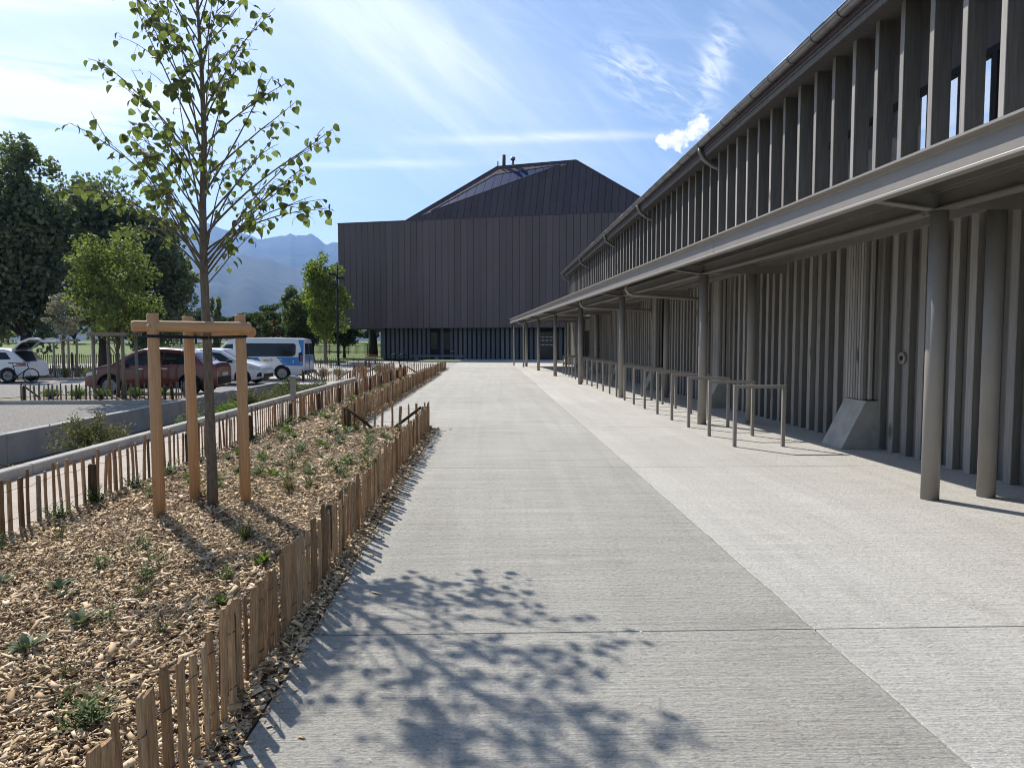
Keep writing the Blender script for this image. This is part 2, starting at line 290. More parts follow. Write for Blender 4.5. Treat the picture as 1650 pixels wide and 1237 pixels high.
# ------------------------------------------------------------------ helpers
def link(o, parent=None):
    C.objects.link(o)
    if parent is not None: o.parent = parent
    return o
def tag(o, label=None, cat=None, group=None, kind=None):
    if label: o['label'] = label
    if cat: o['category'] = cat
    if group: o['group'] = group
    if kind: o['kind'] = kind
    return o
def empty(name, loc=(0, 0, 0), rz=0.0, parent=None):
    o = bpy.data.objects.new(name, None); o.empty_display_size = .1; o.location = loc; o.rotation_euler = (0, 0, rz)
    return link(o, parent)
def mesh_obj(name, me, parent=None, loc=(0, 0, 0), rot=(0, 0, 0), sc=(1, 1, 1)):
    o = bpy.data.objects.new(name, me); o.location = loc; o.rotation_euler = rot; o.scale = sc
    return link(o, parent)
class MB:
    def __init__(s): s.v = []; s.f = []; s.sm = []
    def add(s, vs, fs, smooth=False):
        b = len(s.v); s.v += [tuple(p) for p in vs]
        for f in fs: s.f.append([b + i for i in f]); s.sm.append(smooth)
        return s
    def box(s, lo, hi, M4=None):
        x0, y0, z0 = lo; x1, y1, z1 = hi
        vs = [(x0, y0, z0), (x1, y0, z0), (x1, y1, z0), (x0, y1, z0), (x0, y0, z1), (x1, y0, z1), (x1, y1, z1), (x0, y1, z1)]
        if M4 is not None: vs = [M4 @ Vector(p) for p in vs]
        return s.add(vs, [(0, 3, 2, 1), (4, 5, 6, 7), (0, 1, 5, 4), (1, 2, 6, 5), (2, 3, 7, 6), (3, 0, 4, 7)])
    def bbox(s, lo, hi, b=.006):
        """box with chamfered vertical and top edges"""
        x0, y0, z0 = lo; x1, y1, z1 = hi
        def ring(i, z): return [(x0 + b + i, y0 + i, z), (x1 - b - i, y0 + i, z), (x1 - i, y0 + b + i, z), (x1 - i, y1 - b - i, z), (x1 - b - i, y1 - i, z), (x0 + b + i, y1 - i, z), (x0 + i, y1 - b - i, z), (x0 + i, y0 + b + i, z)]
        return s.loft([ring(0, z0), ring(0, z1 - b), ring(b, z1)], caps=True)
    def loft(s, rings, caps=True, closed=True, smooth=False):
        n = len(rings[0]); vs = [p for r in rings for p in r]; fs = []
        for i in range(len(rings) - 1):
            for j in range(n if closed else n - 1):
                a = i * n + j; b2 = i * n + (j + 1) % n
                fs.append((a, b2, b2 + n, a + n))
        s.add(vs, fs, smooth)
        if caps and closed:
            b = len(s.v) - len(vs)
            s.f.append([b + i for i in range(n)][::-1]); s.sm.append(False)
            s.f.append([b + len(vs) - n + i for i in range(n)]); s.sm.append(False)
        return s
    def tube(s, pts, rad, n=8, smooth=True, caps=True):
        pts = [Vector(p) for p in pts]; rad = rad if isinstance(rad, (list, tuple)) else [rad] * len(pts)
        rings = []; up = None
        for i, p in enumerate(pts):
            d = (pts[min(i + 1, len(pts) - 1)] - pts[max(i - 1, 0)])
            d = d.normalized() if d.length > 1e-9 else Vector((0, 0, 1))
            if up is None: up = d.orthogonal().normalized()
            a = (up - d * up.dot(d)); a = a.normalized() if a.length > 1e-6 else d.orthogonal().normalized(); up = a; bb = d.cross(a)
            rings.append([p + (a * math.cos(2 * math.pi * k / n) + bb * math.sin(2 * math.pi * k / n)) * rad[i] for k in range(n)])
        return s.loft(rings, caps, True, smooth)
    def prism(s, poly, axis_vec):
        """poly: list of 3D points, extruded by a vector"""
        n = len(poly); a = [Vector(p) for p in poly]; b2 = [p + Vector(axis_vec) for p in a]
        return s.add(a + b2, [tuple(range(n))[::-1], tuple(range(n, 2 * n))] + [(i, (i + 1) % n, n + (i + 1) % n, n + i) for i in range(n)])
    def lathe(s, prof, axis='y', n=24, center=(0, 0, 0), smooth=True):
        rings = []
        for r, t in prof:
            ring = []
            for k in range(n):
                c, sn = math.cos(2 * math.pi * k / n) * r, math.sin(2 * math.pi * k / n) * r
                p = {'y': (c, t, sn), 'z': (c, sn, t), 'x': (t, c, sn)}[axis]
                ring.append((p[0] + center[0], p[1] + center[1], p[2] + center[2]))
            rings.append(ring)
        return s.loft(rings, True, True, smooth)
    def mesh(s, name, material):
        me = bpy.data.meshes.new(name); me.from_pydata(s.v, [], s.f); me.materials.append(M[material] if isinstance(material, str) else material)
        me.polygons.foreach_set('use_smooth', s.sm); me.update()
        bm = bmesh.new(); bm.from_mesh(me); bmesh.ops.recalc_face_normals(bm, faces=bm.faces); bm.to_mesh(me); bm.free()
        return me
    def build(s, name, material, parent=None, loc=(0, 0, 0), rot=(0, 0, 0)):
        return mesh_obj(name, s.mesh(name, material), parent, loc, rot)
def np_mesh(name, verts, faces_n, material, k):
    """verts (N,3), faces all k-gons (F,k)"""
    me = bpy.data.meshes.new(name); nv, nf = len(verts), len(faces_n)
    me.vertices.add(nv); me.vertices.foreach_set('co', np.asarray(verts, np.float32).ravel())
    me.loops.add(nf * k); me.loops.foreach_set('vertex_index', np.asarray(faces_n, np.int32).ravel())
    me.polygons.add(nf); me.polygons.foreach_set('loop_start', np.arange(0, nf * k, k, dtype=np.int32))
    me.materials.append(M[material]); me.update(calc_edges=True); return me
def leaf_quads(cent, size, flat=.0, aspect=.62, seed=0):
    """leaf-shaped quads with random orientation; cent (N,3), size (N,)"""
    g = np.random.default_rng(seed); n = len(cent)
    a = g.normal(size=(n, 3)); a[:, 2] *= (1 - flat * .6); a /= np.linalg.norm(a, axis=1, keepdims=True)
    t = g.normal(size=(n, 3)); t[:, 2] += flat * 1.5
    b = np.cross(a, t); b /= np.linalg.norm(b, axis=1, keepdims=True) + 1e-9
    s = size[:, None]
    nrm = np.cross(a, b)
    v = np.stack([cent - a * s * .5, cent + b * s * aspect * .5 - nrm * s * .08, cent + a * s * .5, cent - b * s * aspect * .5 - nrm * s * .08], 1).reshape(-1, 3)
    f = np.arange(n * 4).reshape(-1, 4); return v, f

# ------------------------------------------------------------------ ground and setting
def sheet(name, poly, z, material, kind='structure', thick=.35):
    o = MB().prism([(x, y, z - thick) for x, y in poly], (0, 0, thick)).build(name, material); tag(o, kind=kind); return o
ANG = [i * math.pi * 2 / 64 for i in range(64)]
gme = MB().add([(9000 * math.cos(a), 9000 * math.sin(a), -.95) for a in ANG], [tuple(range(64))]).build('ground', 'field'); tag(gme, kind='structure')

LOT = -.22           # car park level
sheet('gravel_lot', [(-60, -8), (-9.25, -8), (-9.25, 31), (-60, 31)], LOT, 'gravel')
sheet('parking_road', [(-60, 31.0), (-5.72, 31.0), (-5.72, 62), (-60, 62)], LOT + .004, 'asphalt', thick=.3)
sheet('ditch', [(-9.25, -8), (-5.72, -8), (-5.72, 30.99), (-9.25, 30.99)], -.70, 'soil', thick=.2)
sheet('gravel_path', [(-5.56, -8), (-4.02, -8), (-4.02, 45), (-5.56, 45)], -.01, 'finegravel')
sheet('forecourt', [(-5.55, 45.01), (-2.45, 45.01), (-2.45, 60), (-12, 62), (-12, 60.2), (-5.55, 45.2)], -.012, 'asphalt')
sheet('planting_bed', [(-4.01, -8), (-.987, -8), (-.987, 13.29), (-2.458, 13.29), (-2.458, 45), (-4.01, 45)], 0.0, 'soil')

# lawn of the park, rising gently
def lawn_h(x, y):
    t = np.clip((y - 62) / 80, 0, 1); return -.25 + 2.3 * t * t * (3 - 2 * t) * .9
nx, ny = 60, 40; xs = np.linspace(-150, -10.5, nx); ys = np.linspace(47, 190, ny)
xx, yy = np.meshgrid(xs, ys); zz = lawn_h(xx, yy) + .06 * np.sin(xx * .7 + 1.3 * np.cos(yy * .3)) * np.clip((yy - 64) / 10, 0, 1)
zz = np.where(yy < 62.0, -.30, zz)
idx = np.arange(nx * ny).reshape(ny, nx)
fq = np.stack([idx[:-1, :-1], idx[:-1, 1:], idx[1:, 1:], idx[1:, :-1]], -1).reshape(-1, 4)
tag(mesh_obj('lawn', np_mesh('lawn', np.stack([xx, yy, zz], -1).reshape(-1, 3), fq, 'lawn', 4)), kind='structure')

# concrete walk: two strips of slabs with sawn joints, on a dark bed
pav = empty('pavement', (0, 0, 0)); tag(pav, kind='structure')
MB().prism([(x, y, -.3) for x, y in [(-.985, -6), (5.98, -6), (5.98, 72), (-2.46, 72), (-2.46, 13.3), (-.985, 13.3)]], (0, 0, .285)).build('slab_bed', 'joint', pav)
def slab(x0, x1, y0, y1, m, skew=0.0):
    j = .006
    pts_b = []; 
    def edge(n): return n
    # ragged long edges so the seam is not a ruler line
    L_ = []; Rr = []
    n = max(2, int((y1 - y0) / .12))
    def seam(x, y): return .004 * math.sin(y * 7.3) * math.sin(y * 1.9) + .003 * math.sin(y * 23.1 + 1) + .003 * math.sin(y * 47) if abs(x - 1.82) < .01 else 0.0
    for i in range(n + 1):
        y = y0 + j + (y1 - y0 - 2 * j) * i / n
        L_.append((x0 + j + rnd.uniform(-.002, .003) + seam(x0, y), y)); Rr.append((x1 - j + rnd.uniform(-.003, .002) + seam(x1, y), y))
    poly = Rr + L_[::-1]
    b = MB(); top = [(x, y, 0.0) for x, y in poly]; mid = [(x, y, -.004) for x, y in poly]; low = [(x, y, -.12) for x, y in poly]
    cx = (x0 + x1) / 2
    top = [(x - .005 * (1 if x > cx else -1), y, 0) for x, y in poly]
    b.loft([low, mid, top]); b.build('slab', m, pav)
JN = [-6, -1.35, 3.83, 9.0, 13.28, 18.6, 24.0, 29.4, 34.8, 40.2, 45.6, 51, 56.4, 61.8, 67, 71.8]
for a, b_ in zip(JN[:-1], JN[1:]):
    slab(-.985 if b_ < 13.3 else -2.455, 1.82, a, b_, M['concA'])
    slab(1.82, 5.97, a, b_, M['concB'])

# low kerb walls of the ditch
def kerb_wall(name, x, th, y0, y1, z0, z1, seg, label):
    r = empty(name, (x, y0, z0)); tag(r, label, 'wall')
    y = y0
    while y < y1 - .1:
        e = min(y + seg, y1)
        MB().bbox((0, y - y0 + .006, 0), (th, e - y0 - .006, z1 - z0), .012).build('wall_block', 'kerb', r); y = e
kerb_wall('kerb_wall', -5.72, .155, -8, 30.2, -.9, .12, 2.4, 'low pale concrete kerb wall running beside the gravel path')
kerb_wall('retaining_wall', -9.25, .18, -8, 31.0, -.9, -.12, 3.6, 'grey concrete retaining wall on the car park side of the ditch')

# ------------------------------------------------------------------ mountains (far) and their air
def ridge(name, dist, pts, depth, seed, label, jag):
    """pts: (tangent of azimuth, tangent of elevation) of the crest; a mountain body with spurs in front and a back slope"""
    g = np.random.default_rng(seed); nu, nd = 520, 60
    us = np.linspace(pts[0][0], pts[-1][0], nu); hs = np.interp(us, [p[0] for p in pts], [p[1] for p in pts])
    n1 = sum(np.sin(us * k * 17 + g.uniform(0, 6)) * jag / k ** .8 for k in range(2, 34)); hs = hs + np.abs(n1) * .0020 - .002
    verts = np.zeros((nd, nu, 3))
    for i in range(nd):
        t = i / (nd - 1)                                         # 0 foot (near) .. crest at .78 .. back foot 1
        prof = (t / .78) ** .95 if t <= .78 else 1 - ((t - .78) / .22)
        y = dist - depth * (1 - t / .78)
        spur = sum(np.sin(us * k * 21 + g.uniform(0, .6) + k * k + t * 2.2 * math.sin(k)) / k for k in range(1, 9)) * .08 * math.sin(math.pi * min(t / .78, 1)) if t < .78 else 0
        h = np.maximum(hs * dist * np.clip(prof + spur * (1 - t * .6), 0, None), -1)
        verts[i, :, 0] = us * (y + depth * .0); verts[i, :, 1] = y; verts[i, :, 2] = h - 1
    idx = np.arange(nu * nd).reshape(nd, nu)
    fq = np.stack([idx[:-1, :-1], idx[:-1, 1:], idx[1:, 1:], idx[1:, :-1]], -1).reshape(-1, 4)
    me = np_mesh(name, verts.reshape(-1, 3), fq, 'mount', 4); me.polygons.foreach_set('use_smooth', [True] * len(me.polygons))
    tag(mesh_obj(name, me), label, 'mountain', kind='structure')
ridge('mountain', 7200, [(-1.0, .10), (-.8, .15), (-.62, .19), (-.5, .17), (-.438, .160), (-.41, .158), (-.39, .168), (-.372, .159), (-.34, .152), (-.325, .147), (-.318, .143), (-.30, .146), (-.272, .1500), (-.258, .148), (-.244, .1515), (-.232, .142), (-.224, .137), (-.21, .140), (-.17, .13), (-.1, .10), (0, .06), (.12, .0)], 3300, 3,
      'long blue hazy mountain crest with a jagged skyline', .8)
ridge('foothill', 4300, [(-1.0, .12), (-.7, .115), (-.5, .11), (-.40, .112), (-.34, .122), (-.30, .116), (-.26, .103), (-.2, .107), (-.12, .085), (0, .05), (.1, 0)], 1700, 8,
      'wooded foothill in blue haze below the mountain crest', .6)

# ------------------------------------------------------------------ big hall
hall = empty('sports_hall', (-14.5, 70, 0)); tag(hall, 'large dark brown metal clad hall with folded roof and triangular skylight', 'building')
HO = Vector((-14.5, 70, 0))
FD = Vector((28.5, -7.8, 0)).normalized(); FN = Vector((FD.y, -FD.x, 0)); FN = FN if FN.y < 0 else -FN     # along the facade, out of the facade
def fac(s, z, out=0.0): return HO + FD * s + FN * out + Vector((0, 0, z))
def clip(poly, f):
    out = []
    for i in range(len(poly)):
        a, b = poly[i], poly[(i + 1) % len(poly)]; fa, fb = f(a), f(b)
        if fa >= 0: out.append(a)
        if (fa >= 0) != (fb >= 0): t = fa / (fa - fb); out.append(a + (b - a) * t)
    return out
def strips(parent, name, poly, udir, width, gap, thick, material, origin, out_hint):
    poly = [Vector(p) for p in poly]
    n = (poly[1] - poly[0]).cross(poly[2] - poly[0]).normalized()
    if n.dot(out_hint) < 0: n = -n
    u = Vector(udir).normalized(); us = [p.dot(u) for p in poly]; x = min(us)
    while x < max(us):
        q = clip(clip(poly, lambda p: p.dot(u) - (x + gap / 2)), lambda p: (x + width - gap / 2) - p.dot(u))
        if len(q) >= 3: MB().prism([p - origin for p in q], n * thick).build(name, material, parent)
        x += width
FL = 31.0
strips(hall, 'panel', [fac(0, 3.0), fac(FL, 3.0), fac(FL, 13.0), fac(0, 13.0)], FD, .62, .03, .05, 'hall', HO, FN)
BK = 26.0
core = MB()
core.prism([fac(0.02, 3.02, -.02) - HO, fac(FL, 3.02, -.02) - HO, fac(FL, 3.02, -BK) - HO, fac(0.02, 3.02, -BK) - HO], (0, 0, 9.96)).build('upper_body', 'hallbk', hall)
strips(hall, 'side_panel', [fac(0, 3.0, .03), fac(0, 3.0, -BK), fac(0, 13.0, -BK), fac(0, 13.0, .03)], -FN, .62, .03, .04, 'hall', HO, -FD)
MB().prism([fac(0, 2.94, .06) - HO, fac(FL, 2.94, .06) - HO, fac(FL, 2.94, -BK) - HO, fac(0, 2.94, -BK) - HO], (0, 0, .055)).build('soffit', 'slatback', hall)
MB().prism([fac(-.05, 13.0, .09) - HO, fac(FL, 13.0, .09) - HO, fac(FL, 13.0, -.5) - HO, fac(-.05, 13.0, -.5) - HO], (0, 0, .09)).build('coping', 'hallroof', hall)
# roof
A = Vector((-7.7, 68.1, 13.02)); B = Vector((.86, 70, 18.5)); Cc = Vector((8.14, 66.5, 18.3)); D = fac(30.6, 13.02)
A2 = fac(0.3, 13.02, -BK + 2); D2 = fac(30.6, 13.02, -BK)
strips(hall, 'roof_panel', [A, Cc, D], FD, .62, .03, .05, 'hallroof', HO, Vector((0, -1, 1)))
strips(hall, 'roof_panel', [A, B, Cc], FD, .62, .03, .05, 'hallroof', HO, Vector((0, -1, 1)))
def lerp(a, b, t): return a + (b - a) * t
n1_ = (B - A).cross(Cc - A).normalized(); n1_ = n1_ if n1_.z > 0 else -n1_
def bary(a, b, c): return A * a + B * b + Cc * c + n1_ * .055
sk = [bary(.80, .13, .07), bary(.09, .80, .11), bary(.13, .06, .81)]
sk = [bary(.84, .025, .135), bary(.17, .65, .18), bary(.07, .05, .88)]
strips(hall, 'skylight_pane', sk, FD, .8, .035, .05, 'skylight', HO, Vector((0, -1, 1)))
for i in range(3):
    a, b_ = sk[i], sk[(i + 1) % 3]; MB().tube([a - HO, b_ - HO], .08, 4, False).build('skylight_frame', 'hallroof', hall)
MB().add([p - HO for p in (A, B, A2, Cc, D2, D)], [(0, 1, 2), (1, 3, 4), (1, 4, 2), (3, 5, 4)]).build('rear_roof', 'hallroof', hall)
for a, b_ in ((A, B), (B, Cc), (Cc, D)): MB().tube([a - HO + Vector((0, 0, .04)), b_ - HO + Vector((0, 0, .04))], .14, 4, False).build('ridge_cap', 'hallroof', hall)
for px, h, r, cap in ((0.1, .6, .06, 0), (.75, 1.15, .17, 0), (1.7, .75, .12, 1)):
    p = lerp(B, Cc, px / 8.1) - HO; b = MB().tube([p - Vector((0, 0, .5)), p + Vector((0, 0, h))], r, 12)
    if cap: b.tube([p + Vector((0, 0, h - .15)), p + Vector((0, 0, h + .1))], r * 2, 12)
    b.build('flue', 'zinc' if cap else 'hallroof', hall)
# recessed base
RO = -1.1
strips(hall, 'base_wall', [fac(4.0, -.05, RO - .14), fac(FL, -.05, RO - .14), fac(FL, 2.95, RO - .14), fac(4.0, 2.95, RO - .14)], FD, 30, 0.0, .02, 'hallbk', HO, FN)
s_ = 4.0
while s_ < FL:
    w = .30
    if not (8.9 < s_ < 9.7 or 10.1 < s_ < 10.9 or 19.2 < s_ < 21.4):
        MB().prism([fac(s_, 0, RO) - HO, fac(s_ + w, 0, RO) - HO, fac(s_ + w, 0, RO - .13) - HO, fac(s_, 0, RO - .13) - HO], (0, 0, 2.93)).build('base_board', 'hallbase', hall)
    s_ += .46
for s0, s1, z0 in ((8.95, 9.62, .9), (10.1, 10.85, .9), (19.3, 21.5, 0.05)):
    wv = MB().prism([fac(s0, z0, RO - .1) - HO, fac(s1, z0, RO - .1) - HO, fac(s1, z0, RO - .12) - HO, fac(s0, z0, RO - .12) - HO], (0, 0, 2.6 - z0)).build('window' if z0 > .5 else 'glass_door', 'darkglass', hall)
    b = MB()
    for z in (z0, 2.6): b.prism([fac(s0, z - .03, RO - .05) - HO, fac(s1, z - .03, RO - .05) - HO, fac(s1, z - .03, RO - .099) - HO, fac(s0, z - .03, RO - .099) - HO], (0, 0, .06))
    b.build('frame', 'hallbk', wv)
    if z0 < .5:
        b = MB()
        for zz_, n in ((2.05, 5), (1.75, 4), (1.35, 5)):
            for k in range(n): b.prism([fac(s0 + .15 + k * .38, zz_, RO - .094) - HO, fac(s0 + .15 + k * .38 + .26, zz_, RO - .094) - HO, fac(s0 + .15 + k * .38 + .26, zz_, RO - .099) - HO, fac(s0 + .15 + k * .38, zz_, RO - .099) - HO], (0, 0, .06))
        b.build('white_marking', 'white', wv)
MB().prism([fac(3.85, 0, RO + .15) - HO, fac(4.3, 0, RO + .15) - HO, fac(4.3, 0, RO - .3) - HO, fac(3.85, 0, RO - .3) - HO], (0, 0, 2.93)).build('corner_pier', 'hallbase', hall)
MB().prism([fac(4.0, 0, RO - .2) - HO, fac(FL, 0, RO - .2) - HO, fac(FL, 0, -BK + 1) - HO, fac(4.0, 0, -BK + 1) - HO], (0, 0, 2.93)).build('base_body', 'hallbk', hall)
c = fac(11.1, .78, RO + .02) - HO; MB().lathe([(.0, 0), (.20, 0), (.20, .05), (0, .05)], 'y', 20, (c.x, c.y - .05, c.z)).build('round_vent', 'zinc', hall)
c = fac(-.15, 9.0, .1) - HO; b = MB().tube([c + Vector((.2, 0, 0)), c + Vector((-.25, 0, .0))], .05, 8); b.box((c.x - .5, c.y - .15, c.z - .12), (c.x - .2, c.y + .15, c.z + .12)); b.build('floodlight', 'zinc', hall)

# ------------------------------------------------------------------ long slatted building on the right
WX = 5.85; Y0, Y1 = 3.3, 52.0
bld = empty('slatted_building', (WX, Y0, 0)); tag(bld, 'long low building clad in upright grey timber slats beside the concrete walk', 'building')
def bl(x, y, z): return (x - WX, y - Y0, z)
MB().box(bl(5.95, Y0, -.02), bl(6.1, Y1, 3.3)).build('lower_backing_wall', 'slatmid', bld)
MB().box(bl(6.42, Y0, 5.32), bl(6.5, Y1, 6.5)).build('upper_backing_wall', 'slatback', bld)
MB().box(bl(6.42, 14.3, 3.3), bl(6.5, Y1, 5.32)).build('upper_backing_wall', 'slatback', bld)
MB().box(bl(6.0, Y1 - .15, -.02), bl(12, Y1, 6.5)).build('end_wall', 'slatback', bld)
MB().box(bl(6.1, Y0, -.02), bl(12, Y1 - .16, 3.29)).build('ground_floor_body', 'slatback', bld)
MB().box(bl(6.1, Y0, 3.29), bl(12, Y0 + .2, 6.5)).build('gable_wall', 'slatback', bld)
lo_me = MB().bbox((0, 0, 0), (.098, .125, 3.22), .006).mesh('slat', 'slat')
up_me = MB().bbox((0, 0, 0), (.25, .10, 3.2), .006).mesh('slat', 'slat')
for me_, fm in ((lo_me, 'slatlow'), (up_me, 'slat')):      # front painted lighter as if lit, sides darker as if shaded
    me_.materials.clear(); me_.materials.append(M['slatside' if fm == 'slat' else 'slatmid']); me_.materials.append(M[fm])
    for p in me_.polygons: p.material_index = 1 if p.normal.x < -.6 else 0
PIL = [10.5 + 6.68 * k for k in range(-1, 7)]
y = Y0 + .05; i = 0
while y < Y1 - .2:
    if not any(p - .09 < y < p + .43 for p in PIL) and not (41.2 < y < 43.6):
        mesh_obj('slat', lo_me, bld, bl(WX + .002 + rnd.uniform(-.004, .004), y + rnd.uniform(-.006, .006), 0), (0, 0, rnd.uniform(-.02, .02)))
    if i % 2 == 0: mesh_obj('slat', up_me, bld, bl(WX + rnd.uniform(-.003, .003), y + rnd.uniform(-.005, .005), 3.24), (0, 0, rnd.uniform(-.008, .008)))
    y += .335; i += 1
# recessed door far along
MB().box(bl(5.93, 41.25, 0), bl(5.947, 43.55, 2.3)).build('door', 'darkglass', bld)
# pilasters of the portal frames, with ribs, on sloping concrete feet
rib = MB().bbox((0, 0, 0), (.05, .05, 2.47), .004).mesh('rib', 'slatlow')
for p in PIL:
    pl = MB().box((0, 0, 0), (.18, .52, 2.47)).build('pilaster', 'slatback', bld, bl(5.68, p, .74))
    for k in range(7): mesh_obj('rib', rib, pl, (-.045, .0 + k * .078, 0), (0, 0, 0))
    for k in range(2): mesh_obj('rib', rib, pl, (.03 + k * .09, -.045, 0))
    MB().prism([(5.66 - WX, 0, .72), (5.945 - WX, 0, .72), (5.945 - WX, 0, 0), (5.30 - WX, 0, 0)], (0, .64, 0)).build('concrete_foot', 'foot', bld, (0, p - .07 - Y0, .002))
# upper windows behind the slats
wy = Y0 + .25
while wy < 14.2:
    w = MB().box((0, 0, 0), (.02, 1.28, 2.0)).build('window', 'mirrorglass', bld, bl(6.40, wy + .03, 3.3))
    b = MB()
    for a, c_ in (((-.05, -.03, 0), (.03, .02, 2.02)), ((-.05, 1.27, 0), (.03, 1.31, 2.02)), ((-.05, .021, 1.93), (.03, 1.269, 2.02)), ((-.05, .021, 0), (.03, 1.269, .06))): b.box(a, c_)
    b.build('window_frame', 'black', w)
    wy += 1.34
# roof, soffit, gutter
MB().prism([bl(5.46, Y0, 6.46), bl(5.46, Y0, 6.60), bl(12.5, Y0, 8.6), bl(12.5, Y0, 8.46)], (0, Y1 - Y0 + .25, 0)).build('roof', 'hallroof', bld)
MB().box(bl(5.48, Y0, 6.40), bl(6.5, Y1 + .2, 6.455)).build('soffit', 'slatback', bld)
MB().box(bl(5.50, Y0, 6.30), bl(5.53, Y1 + .2, 6.398)).build('fascia_board', 'slatside', bld)
prof = [(.105 * math.cos(a), .105 * math.sin(a)) for a in np.linspace(math.pi, 2 * math.pi, 10)]
gy = Y0
GX, GZ = 5.39, 6.62
while gy < Y1 + .2:
    e = min(gy + 4.0, Y1 + .25); b = MB()
    b.loft([[(GX - WX + px, yy_ - Y0, GZ + pz) for px, pz in prof] + [(GX - WX + px * .93, yy_ - Y0, GZ + pz * .93) for px, pz in prof[::-1]] for yy_ in (gy + .002, e - .002)], True, True, False)
    b.tube([(GX - WX - .105, gy - Y0 + .003, GZ + .004), (GX - WX - .105, e - Y0 - .003, GZ + .004)], .012, 8)
    b.build('gutter', 'zinc', bld); gy = e
gy = Y0 + .4
while gy < Y1:
    b = MB(); pr = [(.115 * math.cos(a), .115 * math.sin(a)) for a in np.linspace(math.pi * .96, 2 * math.pi, 9)]
    b.tube([(GX - WX + px, gy - Y0, GZ + pz) for px, pz in pr], .008, 5); b.build('gutter_bracket', 'zinc', bld); gy += .9
for dy_ in (18.2, 25.7, 33.0, 42.0, 51.6):
    b = MB(); b.tube([(GX - WX, dy_ - Y0, GZ - .07), (GX - WX, dy_ - Y0, GZ - .20), (GX - WX + .08, dy_ - Y0, GZ - .36), (GX - WX + .30, dy_ - Y0, GZ - .52), (GX - WX + .50, dy_ - Y0 + .02, GZ - .60), (.36, dy_ - Y0 + .04, GZ - .74), (.42, dy_ - Y0 + .04, GZ - 1.0)], .058, 10)
    b.build('downpipe', 'zinc', bld)
# round fitting on a slat
b = MB().lathe([(0, .0), (.085, 0), (.085, -.03), (.065, -.045), (.06, -.02), (0, -.02)], 'x', 20, (-.002, 9.83 - Y0, 1.38)); wl_ = b.build('round_wall_fitting', 'steel', bld)
MB().lathe([(0, 0), (.03, 0), (.03, -.02), (0, -.02)], 'x', 12, (-.025, 9.83 - Y0, 1.38)).build('fitting_core', 'black', wl_)

# canopy on steel columns; its edge swings out towards the hall
can = empty('canopy', (3.95, 2.0, 0)); tag(can, 'taupe steel canopy on round columns along the slatted building', 'canopy')
CO = Vector((3.95, 2.0, 0))
KX = -.0497
def fx(y): return 3.95 + KX * y
def colx(y): return 4.86 + KX * y
CY0, CY1 = 2.0, 50.0
segs = [2.0, 11.0, 19.2, 27.4, 35.6, 43.8, 50.0]
for a, b_ in zip(segs[:-1], segs[1:]):
    def ring(y):
        x = fx(y) - CO.x
        pts = [(x, 2.93), (x, 2.95), (x + .075, 2.965), (x + .085, 2.985), (x + .085, 3.165), (x + .075, 3.185), (x, 3.20), (x, 3.22), (x + .10, 3.22), (x + .10, 2.93)]
        return [(px, y - CO.y, pz) for px, pz in pts]
    MB().loft([ring(a + .004), ring(b_ - .004)]).build('fascia_beam', 'steel', can)
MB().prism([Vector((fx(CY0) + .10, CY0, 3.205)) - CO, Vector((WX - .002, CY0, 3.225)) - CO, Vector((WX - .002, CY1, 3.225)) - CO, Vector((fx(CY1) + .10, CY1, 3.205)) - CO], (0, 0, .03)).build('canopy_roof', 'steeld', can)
MB().prism([Vector((fx(CY0) + .02, CY0, 3.20)) - CO, Vector((fx(CY0) + .12, CY0, 3.20)) - CO, Vector((fx(CY1) + .12, CY1, 3.20)) - CO, Vector((fx(CY1) + .02, CY1, 3.20)) - CO], (0, 0, .03)).build('edge_flashing', 'steel', can)
# soffit ribs (decking) running along
for k in range(5):
    t = (k + .7) / 5.4
    xa = fx(CY0) + .12 + (5.8 - fx(CY0)) * t; xb = fx(CY1) + .12 + (5.8 - fx(CY1)) * t
    MB().prism([Vector((xa, CY0, 3.10)) - CO, Vector((xa + .07, CY0, 3.10)) - CO, Vector((xb + .07, CY1, 3.10)) - CO, Vector((xb, CY1, 3.10)) - CO], (0, 0, .104)).build('purlin', 'steeld', can)
